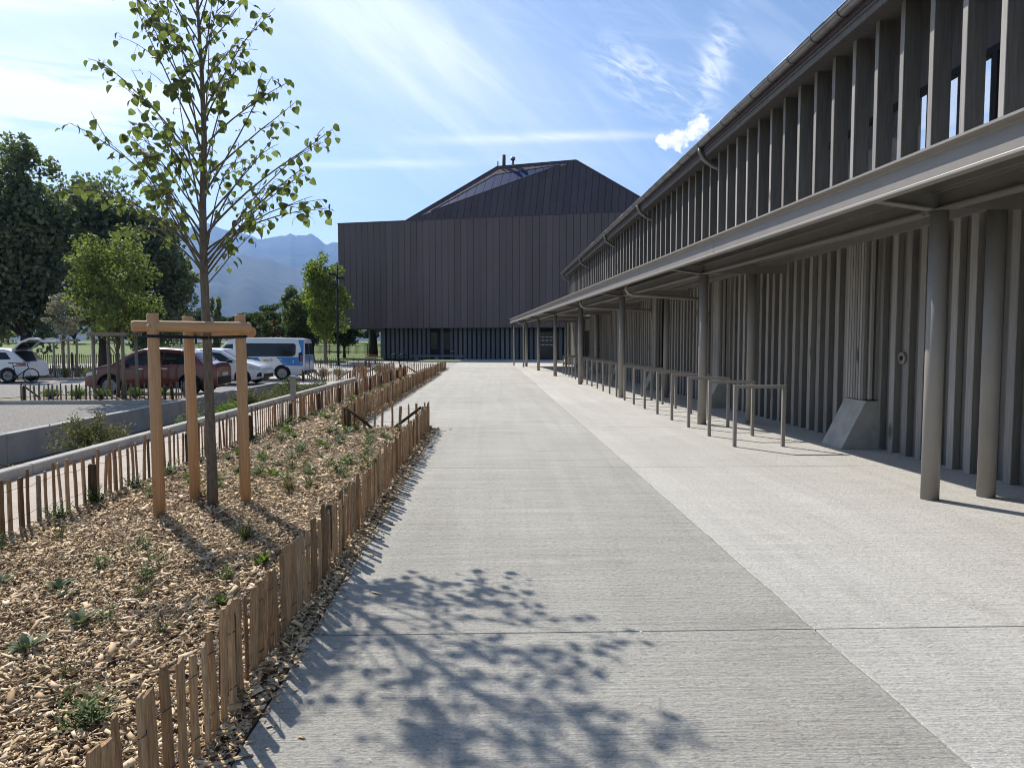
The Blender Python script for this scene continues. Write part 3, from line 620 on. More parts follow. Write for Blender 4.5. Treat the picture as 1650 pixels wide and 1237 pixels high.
# longitudinal I-beam over the columns
for zlo, zhi, w in ((2.905, 2.925, .15), (2.926, 3.078, .02), (3.079, 3.098, .15)):
    MB().prism([Vector((colx(CY0) - w / 2, CY0, zlo)) - CO, Vector((colx(CY0) + w / 2, CY0, zlo)) - CO, Vector((colx(CY1) + w / 2, CY1, zlo)) - CO, Vector((colx(CY1) - w / 2, CY1, zlo)) - CO], (0, 0, zhi - zlo)).build('beam_flange' if w > .1 else 'beam_web', 'steeld', can)
COLY = [7.04 + 6.68 * k for k in range(7)]
ccol = MB().tube([(0, 0, 0), (0, 0, 2.90)], .086, 20).mesh('column', 'steel')
ccol2 = MB().tube([(0, 0, 0), (0, 0, 3.08)], .086, 20).mesh('column', 'steel')
plate = MB().box((-.12, -.12, 0), (.12, .12, .012)).mesh('base_plate', 'steel')
for k, y in enumerate(COLY):
    c_ = mesh_obj('column', ccol, can, Vector((colx(y), y, 0)) - CO)
    if colx(y) < 4.75:
        b_ = mesh_obj('column', ccol2, can, Vector((5.17, y + .1, 0)) - CO)
    # tapered cantilever rafter
    x0, x1 = fx(y) + .11, 5.80
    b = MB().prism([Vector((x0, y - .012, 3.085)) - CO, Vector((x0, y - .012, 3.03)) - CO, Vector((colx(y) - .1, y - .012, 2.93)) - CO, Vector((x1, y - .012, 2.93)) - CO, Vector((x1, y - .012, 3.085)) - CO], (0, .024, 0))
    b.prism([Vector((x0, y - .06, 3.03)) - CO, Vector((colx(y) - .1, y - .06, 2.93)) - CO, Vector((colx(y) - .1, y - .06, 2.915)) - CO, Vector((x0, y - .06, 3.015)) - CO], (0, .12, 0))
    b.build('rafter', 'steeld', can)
    b = MB()
    for q in (-.06, .06):
        for w in (-.05, .05): b.tube([Vector((colx(y) + q, y + w + .12, 2.888)) - CO, Vector((colx(y) + q, y + w + .12, 2.904)) - CO], .014, 6)
    b.build('bolts', 'zinc', can)
# drain pipes from canopy edge to the wall
def pipe(pts, r, name='drain_pipe'): MB().tube([Vector(p) - CO for p in pts], r, 10).build(name, 'steel', can)
for y in (17.0, 23.2):
    x = fx(y) + .2
    pipe([(x, y, 3.0), (x, y, 2.86), (x + .05, y + .02, 2.78), (x + .15, y + .06, 2.74), (x + .5, y + .15, 2.735), (5.55, y + 1.2, 2.70), (5.62, y + 1.22, 2.68)], .045)
    pipe([(5.62, y + 1.23, 2.85), (5.62, y + 1.23, 2.4), (5.68, y + 1.23, 2.3), (5.70, y + 1.23, .05)], .05)
x = fx(45.4) + .2; pipe([(x, 45.4, 3.0), (x, 45.4, 2.9), (x + .05, 45.4, 2.82), (x + .3, 45.45, 2.76), (x + .36, 45.5, 2.62), (x + .36, 45.5, .02)], .055)
pipe([(fx(49.6) + .3, 49.6, 3.05), (fx(49.6) + .3, 49.6, 0)], .05, 'end_post')

# ------------------------------------------------------------------ bicycle hoops
ORD = ['first', 'second', 'third', 'fourth', 'fifth', 'sixth', 'seventh', 'eighth', 'ninth', 'tenth', 'eleventh', 'twelfth', 'thirteenth', 'fourteenth', 'fifteenth', 'sixteenth', 'seventeenth', 'eighteenth', 'nineteenth', 'twentieth', 'twenty-first', 'twenty-second']
hl = MB().bbox((-.0255, -.0255, 0), (.0255, .0255, .90), .003).mesh('leg', 'steel')
ht = MB().bbox((-.0255, -.0255, -.0255), (.7755, .0255, .0255), .004).mesh('top_bar', 'steel')
for k in range(21):
    y = 10.72 + 1.25 * k
    r = empty('bicycle_hoop', (3.77 + rnd.uniform(-.01, .01), y, 0), rnd.uniform(-.012, .012))
    tag(r, f'square grey steel bicycle hoop, {ORD[k]} of the row counted from the near end', 'bike rack', 'bicycle hoops under the canopy edge')
    mesh_obj('leg', hl, r, (0, 0, 0)); mesh_obj('leg', hl, r, (.75, 0, 0)); mesh_obj('top_bar', ht, r, (0, 0, .9255))

# ------------------------------------------------------------------ split-paling fences
def pale_mesh(i, h=.53):
    g = random.Random(100 + i); w = g.uniform(.033, .052); t = g.uniform(.014, .024); n = 6
    base = [(-w / 2, -t * .35), (-w * .1, -t / 2), (w / 2, -t * g.uniform(.2, .5)), (w / 2 * .92, t * .4), (w * .1, t / 2), (-w / 2 * .95, t * .35)]
    base = [(x + g.uniform(-.003, .003), y + g.uniform(-.003, .003)) for x, y in base]; rings = []
    bx = g.uniform(-.008, .008); by = g.uniform(-.006, .006)
    for k, z in enumerate((-.08, .12, .27, .42, h - .02)):
        s = g.uniform(.92, 1.08); q = math.sin(k * .9) ; rings.append([(x * s + bx * q, y * s + by * q, z) for x, y in base])
    sl = g.uniform(-.25, .25); kind = i % 4
    rings.append([(x * (.55 if kind == 0 else .9) + bx * .4, y * (.6) + by * .4, h + x * sl + (.015 if kind == 0 else 0)) for x, y in base])
    return MB().loft(rings).mesh('pale', 'pale')
PALES = [pale_mesh(i) for i in range(12)]
PALES_G = []
for me in PALES[:6]:
    m2 = me.copy(); m2.materials.clear(); m2.materials.append(M['palegrey']); PALES_G.append(m2)
post_me = [MB().tube([(0, 0, -.1), (0.003, 0, .2), (0, .003, .44), (.0, 0, .452)], [.040, .039, .037, .030], 10).mesh('fence_post', 'darkpost') for _ in range(1)]
def fence(name, pts, label, spacing=.11, h=1.0, z=0.0, grey=False, posts=2.1, side=1, braces=(), wires=True, jig=.02, group=None):
    """pts plan polyline; side = which side the posts stand (left of travel = +1)"""
    r = empty(name, (pts[0][0], pts[0][1], z)); tag(r, label, 'fence', group)
    o = Vector((pts[0][0], pts[0][1], 0)); P = [Vector((x, y, 0)) - o for x, y in pts]; meshes = PALES_G if grey else PALES
    cum = 0; nextp = .05; wl1 = [[], []]; alt = 1
    for a, b_ in zip(P[:-1], P[1:]):
        d = (b_ - a); Ln = d.length; d.normalize(); nrm = Vector((-d.y, d.x, 0)); s = 0.02
        ang = math.atan2(d.y, d.x)
        while s < Ln:
            p = a + d * s; sc = rnd.uniform(.90, 1.10) * h
            mesh_obj('pale', rnd.choice(meshes), r, (p.x + nrm.x * rnd.uniform(-.006, .006), p.y + nrm.y * rnd.uniform(-.006, .006), rnd.uniform(-.015, .012)),
                     (rnd.gauss(0, .018), rnd.gauss(0, .028), ang + rnd.uniform(-.35, .35)), (rnd.uniform(.78, 1.18), rnd.uniform(.8, 1.3), sc))
            for wi, wz in enumerate((.14, .41)):
                wl1[wi].append(p + nrm * (.017 * alt) + Vector((0, 0, wz * h + rnd.uniform(-.012, .012))))
            alt = -alt; s += spacing * rnd.uniform(.78, 1.24)
        if posts:
            s = .06
            while s < Ln:
                p = a + d * s + nrm * (.055 * side); mesh_obj('fence_post', post_me[0], r, p, (rnd.uniform(-.03, .03), rnd.uniform(-.03, .03), rnd.uniform(0, 6)), (1, 1, h * rnd.uniform(.95, 1.04))); s += posts * rnd.uniform(.94, 1.06)
        cum += Ln
    if wires:
        for w in wl1:
            if len(w) > 1: MB().tube(w, .0021 if not grey else .003, 4, False).build('wire', 'wire', r)
    for (x0, y0, z0, x1, y1, z1) in braces:
        MB().tube([Vector((x0, y0, z0)) - o - Vector((0, 0, 0)), Vector((x1, y1, z1)) - o], .028, 8).build('brace', 'darkpost', r)
    return r
fence('paling_fence', [(-1.11, .9), (-1.11, 13.25)], 'split chestnut paling fence along the near edge of the walk, casting striped shadow', .098, .87, side=1,
      braces=[(-1.17, 13.0, .40, -1.17, 12.2, .02)])
fence('paling_fence', [(-1.16, 13.30), (-2.66, 13.05)], 'short crosswise paling fence closing the end of the near planting bed', .155, .87, side=1, posts=1.42,
      braces=[(-2.58, 13.0, .40, -2.12, 13.02, .02), (-1.25, 13.2, .40, -1.75, 13.12, .02)])
fence('paling_fence', [(-2.64, 13.2), (-2.60, 36.4)], 'long paling fence on the walk side of the narrow bed beyond the gap', .10, .87, side=1)
fence('paling_fence', [(-3.97, 2.2), (-4.0, 35.2)], 'paling fence between the wood chip bed and the pale gravel path', .118, .90, side=-1, posts=2.35,
      braces=[(-4.0, 35.0, .42, -3.4, 35.0, .03)])
fence('paling_fence', [(-4.9, 39.2), (-2.75, 38.6), (-2.55, 42.8)], 'small paling corner fence at the far end of the walk side beds', .11, .9, side=1, posts=2.0)
fence('paling_fence', [(-8.75, 33.6), (-6.55, 33.9), (-6.2, 36.4)], 'paling fence round the small island right of the van', .11, 1.02, LOT, side=1, posts=2.2,
      braces=[(-8.7, 33.66, .45 , -8.1, 33.75, .05), (-6.6, 33.96, .45, -7.2, 33.9, .05)])
fence('paling_fence', [(-7.0, 36.9), (-5.65, 37.2), (-5.3, 40.4)], 'paling fence corner just behind the island by the van', .11, 1.0, -.05, side=1, posts=1.6, braces=[(-5.7, 37.25, .45, -6.4, 37.1, .05)])
fence('weathered_fence', [(-13.8, 50.4), (-7.6, 51.6)], 'grey weathered paling fence in front of the lawn beside the hall', .13, 1.35, LOT, grey=True, posts=2.6)
fence('weathered_fence', [(-14.05, 21.75), (-9.6, 21.9), (-9.5, 23.2)], 'grey paling fence round the tree island in the car park', .135, .88, LOT + .1, grey=True, posts=4.3,
      braces=[(-13.98, 21.8, .42, -13.5, 21.8, .03), (-9.65, 21.95, .42, -10.1, 21.95, .03)])
fence('weathered_fence', [(-22.4, 35.0), (-20.2, 35.4), (-20.0, 37.0)], 'weathered paling fence round the flower island behind the white car', .13, 1.1, LOT + .1, grey=True, posts=2.2)

# ------------------------------------------------------------------ wood chip mulch
def chips():
    g = np.random.default_rng(5); out = []
    def area(x0, x1, y0, y1, dens): 
        n = int((x1 - x0) * (y1 - y0) * dens); return np.stack([g.uniform(x0, x1, n), g.uniform(y0, y1, n)], 1)
    P = np.concatenate([area(-3.96, -1.0, 1.0, 3.0, 4200), area(-3.96, -1.0, 3.0, 6, 4200), area(-3.96, -1.0, 6, 9.5, 2200), area(-3.96, -1.0, 9.5, 13.3, 800), area(-3.98, -2.5, 13.3, 20, 450), area(-3.98, -2.5, 20, 36, 180),
                        area(-1.10, -.945, 1.0, 13.3, 1500), area(-2.6, -2.42, 13.3, 36, 300), area(-1.01, -.86, 1.0, 13.3, 110), area(-2.51, -2.38, 13.3, 36, 90), area(-1.0, -.62, 1, 13.4, 7)])
    n = len(P); h = .012 * np.sin(P[:, 0] * 5.1) * np.cos(P[:, 1] * 3.7) + .012 * np.sin(P[:, 0] * 11 + P[:, 1] * 8)
    inside = (P[:, 0] < -1.05); h = np.where(inside, h + .012, np.where(P[:, 0] > -.95, .004, .006))
    L_ = g.gamma(1.4, .0120, n) + .009; L_ = np.minimum(L_, .13); Wd = np.minimum(L_ * g.uniform(.13, .5, n), .03); T = g.uniform(.0008, .003, n)
    far = np.clip((P[:, 1] - 6) / 10, 0, 1); L_ *= 1 + far * .8; Wd *= 1 + far * .9
    yaw = g.uniform(0, 2 * math.pi, n); pit = g.normal(0, .36, n); rol = g.normal(0, .42, n)
    pit = np.where(inside, pit, pit * .4)
    z = h + g.uniform(.0, .040, n) * inside + T * .5
    cy, sy, cp, sp, cr, sr = np.cos(yaw), np.sin(yaw), np.cos(pit), np.sin(pit), np.cos(rol), np.sin(rol)
    a = np.stack([cy * cp, sy * cp, sp], 1)
    b = np.stack([-sy * cr + cy * sp * sr * -1, cy * cr - sy * sp * sr, cp * sr], 1)
    c = np.cross(a, b)
    corners = []
    sk = g.uniform(-.35, .35, (n, 4))
    for dz_ in (-.5, .5):
        for q, (u, v) in enumerate(((-.5, -.5), (.5, -.5), (.5, .5), (-.5, .5))):
            corners.append(a * (L_ * (u + sk[:, q] * .25))[:, None] + b * (Wd * (v + sk[:, (q + 1) % 4] * .3))[:, None] + c * (T * dz_)[:, None])
    V_ = np.stack(corners, 1) + np.stack([P[:, 0], P[:, 1], z], 1)[:, None, :]
    base = (np.arange(n) * 8)[:, None, None]
    F_ = np.array([[4, 5, 6, 7], [0, 1, 5, 4], [1, 2, 6, 5], [2, 3, 7, 6], [3, 0, 4, 7]])[None] + base
    o = mesh_obj('wood_chips', np_mesh('wood_chips', V_.reshape(-1, 3), F_.reshape(-1, 4), 'chip', 4)); tag(o, 'loose tan wood chip mulch covering the planting bed', 'mulch', kind='stuff')
chips()

# a little dry litter and grit blown onto the concrete
def litter():
    g = np.random.default_rng(9); n = 260
    x = np.concatenate([g.uniform(-.9, 5.6, 150), g.exponential(.35, 110) - .93]); y = np.concatenate([g.uniform(1.2, 30, 150), g.uniform(1.2, 13.2, 110)])
    P = np.stack([x, y, np.full(n, .006)], 1); v, f = leaf_quads(P, g.uniform(.006, .026, n), 0, .6, 4)
    v = v.reshape(n, 4, 3); v[:, :, 2] = .004 + (v[:, :, 2] - P[:, None, 2]) * .25 + .004
    tag(mesh_obj('litter', np_mesh('litter', v.reshape(-1, 3), f, 'chip', 4)), 'scattered dry leaf bits and grit on the concrete walk', 'litter', kind='stuff')
litter()
# ------------------------------------------------------------------ plants in the bed
def strip_leaf(b, base, az, length, width, rise, droop, n=4):
    d = Vector((math.cos(az), math.sin(az), 0)); s = Vector((-d.y, d.x, 0)); prev = None; vs = []; fs = []
    for k in range(n + 1):
        t = k / n; p = Vector(base) + d * length * t * math.cos(rise * (1 - t * .4)) + Vector((0, 0, length * (math.sin(rise) * t - droop * t * t)))
        w = width * math.sin(math.pi * min(1, .12 + t * .88)) * .5 + .0006
        vs += [p - s * w + Vector((0, 0, w * .35)), p, p + s * w + Vector((0, 0, w * .35))]
        if k:
            q = (k - 1) * 3; fs += [(q, q + 1, q + 4, q + 3), (q + 1, q + 2, q + 5, q + 4)]
    b.add(vs, fs, True)
def plant_mesh(kind, seed):
    g = random.Random(seed); b = MB()
    if kind == 'rosette':
        for i in range(15): strip_leaf(b, (0, 0, .01), i * 2.4 + g.uniform(-.3, .3), g.uniform(.09, .16), g.uniform(.028, .042), g.uniform(.35, 1.15), g.uniform(.1, .35))
        return b.mesh('rosette', 'fol_silver')
    if kind == 'tuft':
        for i in range(70): strip_leaf(b, (g.gauss(0, .015), g.gauss(0, .015), 0), g.uniform(0, 6.3), g.uniform(.08, .19), g.uniform(.003, .006), g.uniform(.7, 1.45), g.uniform(.05, .4), 3)
        return b.mesh('tuft', 'fol_olive')
    if kind == 'leafy':
        for i in range(34): strip_leaf(b, (g.gauss(0, .025), g.gauss(0, .025), g.uniform(0, .03)), g.uniform(0, 6.3), g.uniform(.06, .12), g.uniform(.022, .036), g.uniform(.3, 1.3), g.uniform(.0, .3), 3)
        return b.mesh('leafy', 'fol_bright')
    if kind == 'herb':
        for i in range(24):
            az = g.uniform(0, 6.3); ln = g.uniform(.07, .16); el = g.uniform(.4, 1.4); x, y = g.gauss(0, .012), g.gauss(0, .012)
            for k in range(9):
                t = (k + 1) / 9; p = (x + math.cos(az) * ln * t * math.cos(el), y + math.sin(az) * ln * t * math.cos(el), ln * t * math.sin(el))
                strip_leaf(b, p, az + g.choice((-1, 1)) * g.uniform(.5, 1.6), g.uniform(.022, .045), g.uniform(.007, .013), g.uniform(.0, 1.0), .1, 2)
        return b.mesh('herb', 'fol_green')
    if kind == 'stalk':
        for i in range(26): strip_leaf(b, (g.gauss(0, .012), g.gauss(0, .012), 0), g.uniform(0, 6.3), g.uniform(.16, .30), g.uniform(.004, .008), g.uniform(1.2, 1.52), g.uniform(.0, .12), 3)
        return b.mesh('stalk', 'fol_olive')
PM = {k: [plant_mesh(k, 10 * i + j) for j in range(3)] for i, k in enumerate(('rosette', 'tuft', 'leafy', 'herb', 'stalk'))}
NAMES = {'rosette': ('silver_rosette', 'silvery broad-leaved rosette'), 'tuft': ('grass_tuft', 'olive grass tuft'), 'leafy': ('leafy_seedling', 'bright green leafy seedling'), 'herb': ('feathery_herb', 'dark green feathery herb'), 'stalk': ('upright_grass', 'thin upright grass')}
def plant(kind, x, y, s, label=None, group=None):
    nm, tx = NAMES[kind]; o = mesh_obj(nm, rnd.choice(PM[kind]), None, (x, y, .012), (0, 0, rnd.uniform(0, 6.3)), (s, s, s * rnd.uniform(.9, 1.15)))
    tag(o, label, 'plant', group or 'young plants in the wood chip bed'); return o
near = [('rosette', -2.28, 3.95, 1.15, 'large silvery rosette with long pointed leaves low at the picture left edge'), ('rosette', -2.36, 3.62, 1.2, 'silvery rosette cut by the picture left edge, lowest of its kind'),
        ('rosette', -3.18, 4.62, 1.15, 'silvery rosette at the left picture edge, higher than the others'), ('rosette', -2.75, 4.55, 1.0, 'paired silvery rosettes in open wood chips, the larger one'),
        ('rosette', -2.60, 4.40, .8, 'small two-leaf silvery rosette right of the larger pair'), ('herb', -1.66, 2.92, 1.45, 'large dark green feathery herb lowest in the bed near the fence start'),
        ('tuft', -2.0, 3.35, .7, 'brownish wilted tuft below the silvery rosettes'), ('herb', -2.17, 4.02, .85, 'small dark tuft alone in the middle of the near chips'),
        ('tuft', -1.78, 3.86, .8, 'compact grass tuft close to the near fence pales'), ('herb', -2.28, 4.75, 1.0, 'dark herb lying low left of the stake shadow'),
        ('leafy', -1.62, 4.24, .95, 'bright green leafy seedling nearest the near fence'), ('leafy', -1.62, 5.06, 1.0, 'broad bright seedling inside the tree shadow beside the fence'),
        ('tuft', -1.95, 5.70, 1.35, 'dense olive grass tuft between the stake shadows'), ('herb', -2.62, 5.4, 1.1, 'dark green herb in front of the near tree stake'),
        ('herb', -2.72, 5.0, 1.0, 'spreading green herb halfway along the near chips'), ('stalk', -3.45, 5.75, .9, 'tall thin grass clump near the left fence'),
        ('stalk', -3.5, 5.05, .8, 'thin yellowing grass clump at the left picture edge'), ('tuft', -2.18, 4.45, .75, 'yellow green tuft in the sunlit chips left of the shadow'),
        ('herb', -2.38, 5.05, .9, 'feathery herb on the edge of the stake shadow'), ('herb', -1.75, 4.72, .85, 'shaded herb beneath the tree shadow by the fence'),
        ('herb', -3.55, 4.9, 1.0, 'dark herb against the left fence foot')]
for k, x, y, s, lb in near: plant(k, x, y, s * .82, lb)
placed = [(x, y) for _, x, y, _, _ in near]
zones = [(7.2, 9.2, -3.6, -1.45, 26, 'beside and just behind the tree stakes'), (9.2, 12.8, -3.7, -1.5, 42, 'in the far half of the near bed'), (13.5, 20.0, -3.8, -2.85, 22, 'in the narrow bed beyond the gap'), (20.0, 34.0, -3.8, -2.85, 26, 'at the far end of the narrow bed')]
for y0, y1, x0, x1, n, where in zones:
    for _ in range(n):
        for _t in range(20):
            x, y = rnd.uniform(x0, x1), rnd.uniform(y0, y1)
            if all((x - a) ** 2 + (y - b_) ** 2 > .055 for a, b_ in placed): break
        placed.append((x, y)); k = rnd.choices(('rosette', 'tuft', 'leafy', 'herb'), (1, 1.5, 1.3, 3))[0]
        plant(k, x, y, rnd.uniform(.8, 1.25), f'{NAMES[k][1]} {where}', f'{k} plants {where}')
for i in range(12):
    y = 5.6 + i * .75 + rnd.uniform(-.2, .2); plant('herb', -3.86 + rnd.uniform(-.04, .08), y, rnd.uniform(.9, 1.4), 'green herb growing at the foot of the left paling fence', 'herbs along the left fence foot')

# ------------------------------------------------------------------ young lime tree and its stakes
TX, TY = -2.66, 6.86
tree = empty('young_lime_tree', (TX, TY, 0)); tag(tree, 'slender young broadleaf tree held between three timber stakes', 'tree')
g = random.Random(21)
trunk_pts = [(0, 0, -.05), (.0, 0, .4), (-.012, .01, 1.0), (-.02, .01, 1.7), (-.03, .0, 2.3), (-.02, -.01, 2.9), (.005, .0, 3.5), (-.01, .02, 4.1), (-.03, .01, 4.7), (-.02, 0, 5.3), (.0, .02, 5.8)]
MB().tube(trunk_pts, [.052, .047, .044, .041, .037, .031, .025, .019, .013, .009, .004], 12).build('trunk', 'bark', tree)
def tp(z):
    for a, b_ in zip(trunk_pts[:-1], trunk_pts[1:]):
        if a[2] <= z <= b_[2]: return Vector(a).lerp(Vector(b_), (z - a[2]) / (b_[2] - a[2]))
    return Vector(trunk_pts[-1])
leaves = []; twigs_b = MB()
def curve(p0, az, el, length, bend, n=8, wob=.06):
    pts = [Vector(p0)]; a, e = az, el
    for i in range(n):
        d = Vector((math.cos(a) * math.cos(e), math.sin(a) * math.cos(e), math.sin(e))); pts.append(pts[-1] + d * length / n); e += bend / n + g.gauss(0, wob * .6); a += g.gauss(0, wob)
    return pts
def put_leaves(pts, t0, step, jit=.05):
    L = sum((b_ - a).length for a, b_ in zip(pts[:-1], pts[1:])); s = t0 * L; acc = 0
    for a, b_ in zip(pts[:-1], pts[1:]):
        l = (b_ - a).length
        while acc + l >= s:
            p = a.lerp(b_, (s - acc) / l)
            for _c in range(g.choice((1, 1, 1, 2, 2))):
                q = p + Vector((g.gauss(0, jit * .8), g.gauss(0, jit * .8), g.gauss(-.03, jit * .6))); leaves.append((q, p))
            s += step * g.uniform(.5, 1.6)
        acc += l
nb = 52
specs = [(2.34, R(184), R(56), 1.5, -1.05), (2.25, R(168), R(50), 1.1, -1.0), (2.6, R(195), R(58), 1.45, -.8), (2.32, R(8), R(52), 1.30, -.75), (2.12, R(-15), R(45), .75, -.2), (2.45, R(20), R(40), 1.25, -.55), (2.36, R(200), R(50), 1.2, -.7)]
for i in range(nb):
    z = 2.2 + 2.85 * (i / nb) ** 1.45; f = (z - 2.2) / 2.85
    ln = (1.66 - f * .80) * g.uniform(.62, 1.06); specs.append((z, i * 2.39996 + g.uniform(-.3, .3), R((g.uniform(42, 60) if f < .35 else g.uniform(50, 66)) + f * 6), ln, g.uniform(-.4, .1)))
for z, az, el, ln, bend in specs:
    p0 = tp(z); pts = curve(p0, az, el, ln, bend)
    r0 = .004 + .0052 * ln; twigs_b.tube(pts, [r0 * (1 - .78 * k / 8) for k in range(9)], 6)
    put_leaves(pts, .45, .115)
    for _c in range(3): leaves.append((pts[-1] + Vector((g.gauss(0, .04), g.gauss(0, .04), g.gauss(-.02, .03))), pts[-1]))
    for k in range(g.randint(2, 4)):
        j = g.randint(3, 7); q = pts[j]; d = pts[j] - pts[j - 1]
        sub = curve(q, math.atan2(d.y, d.x) + g.choice((-1, 1)) * g.uniform(.5, 1.2), math.asin(max(-1, min(1, d.normalized().z))) + g.uniform(-.35, .3), g.uniform(.18, .42), g.uniform(-.9, -.1), 5)
        twigs_b.tube(sub, [.0042, .0037, .0032, .0028, .0024, .002], 5); put_leaves(sub, .4, .10)
for q, p in leaves: twigs_b.tube([p, q], .0013, 3, True, False)
twigs_b.build('branches', 'bark', tree)
def lime_leaf(i):
    gg = random.Random(300 + i); out = [(-.06, 0)]
    prof = [(.0, .0), (-.06, .20), (.03, .40), (.25, .52), (.5, .48), (.72, .33), (.88, .14), (1.0, 0)]
    ctr = []; left = []; right = []; vs = []; fs = []; curl = gg.uniform(.2, .9); fold = gg.uniform(.1, .8)
    for x, w in prof:
        z = -curl * (x - .2) ** 2; w *= gg.uniform(.93, 1.07)
        vs += [(x, 0, z), (x, w, z + w * fold * .6 - .25 * curl * w), (x, -w, z + w * fold * .6 - .25 * curl * w)]
    n = len(prof)
    for k in range(n - 1):
        a, b_ = k * 3, (k + 1) * 3; fs += [(a, b_, b_ + 1, a + 1), (a, a + 2, b_ + 2, b_)]
    return vs, fs
LV = [lime_leaf(i) for i in range(8)]
LM = []
for vs, fs in LV: LM.append(MB().add(vs, fs, True).mesh('leaf', 'leaf'))
g.shuffle(leaves)
leaves.sort(key=lambda t: t[0].y)          # those nearest the walk show largest
mass = MB()
step_n = max(1, len(leaves) // 300)
single = set(range(0, 300))
for i, (q, p) in enumerate(leaves):
    d = (q - p); az = math.atan2(d.y, d.x) + g.uniform(-.5, .5); s = g.uniform(.045, .085)
    rot = Euler((g.gauss(0, .55), g.uniform(.1, 1.25), az)); k = g.randrange(8)
    if i in single: mesh_obj('leaf', LM[k], tree, q, rot, (s, s, s))
    else:
        Mx = Matrix.LocRotScale(q, rot, Vector((s, s, s))); mass.add([Mx @ Vector(v) for v in LV[k][0]], LV[k][1], True)
tag(mass.build('crown', 'leafc', tree), kind='stuff')

guard = empty('tree_stakes', (-2.8, 6.9, 0)); tag(guard, 'three round orange timber stakes with a half-round crossbar holding the young tree', 'tree stakes')
G0 = Vector((-2.8, 6.9, 0)); PST = [(-3.01, 6.52), (-2.97, 7.22), (-2.40, 7.02)]
for k, (x, y) in enumerate(PST):
    lean = [(-.012, 0), (-.03, .0), (-.015, 0)][k]; top = [1.86, 1.86, 1.87][k]
    b = MB().tube([Vector((x, y, -.1)) - G0, Vector((x + lean[0] * .5, y, .9)) - G0, Vector((x + lean[0], y, top - .012)) - G0, Vector((x + lean[0], y, top)) - G0], [.052, .051, .050, .044], 20)
    b.build('stake', 'stake', guard)
def halfround(a, b_, r, name):
    a, b_ = Vector(a) - G0, Vector(b_) - G0; d = (b_ - a).normalized(); up = Vector((0, 0, 1)); s = d.cross(up).normalized()
    prof = [(math.cos(t) * r, math.sin(t) * r) for t in np.linspace(-math.pi / 2, math.pi / 2, 12)]
    L = (b_ - a).length
    o = MB().loft([[(t * L, py, pz) for py, pz in [(px * .9, pz_) for px, pz_ in prof]] for t in (0, .015, .985, 1)] if False else [[(t * L, -px * .95 * k, pz * k) for px, pz in prof] for t, k in ((0, .8), (.02, 1), (.98, 1), (1, .8))]).build(name, 'stakeh', guard, a, (0, 0, math.atan2(d.y, d.x)))
    return o
halfround((-3.17, 6.425, 1.745), (-2.30, 6.975, 1.745), .050, 'crossbar')
halfround((-2.31, 7.10, 1.70), (-3.07, 7.30, 1.70), .05, 'back_crossbar')
def belt(a, b_, r, z):
    a = Vector((a[0], a[1], z)) - G0; b_ = Vector((b_[0], b_[1], z - .01)) - G0; d = (b_ - a).normalized(); s = Vector((-d.y, d.x, 0)); bb = MB()
    loop = [a + (d * math.cos(t) + s * math.sin(t)) * r for t in np.linspace(math.pi * .5, math.pi * 1.5, 12)] + [b_ - s * .03 - d * 0, b_ + d * .055, b_ + s * .03]
    loop.append(loop[0]); vs = []; fs = []
    for i, p in enumerate(loop):
        vs += [p - Vector((0, 0, .013)), p + Vector((0, 0, .013))]
        if i: fs.append((2 * i - 2, 2 * i, 2 * i + 1, 2 * i - 1))
    bb.add(vs, fs); o = bb.build('rubber_belt', 'rubber', guard); md = o.modifiers.new('thick', 'SOLIDIFY'); md.thickness = .006
for x, y in PST: belt((x - .015, y), (TX - .025, TY), .062, 1.655)
for x, y in (PST[0], PST[2]):
    MB().tube([Vector((x - .01, y - .09, 1.75)) - G0 + Vector((.0, -.02, 0)), Vector((x - .01, y - .02, 1.75)) - G0], .009, 6).build('bolt', 'galv', guard)

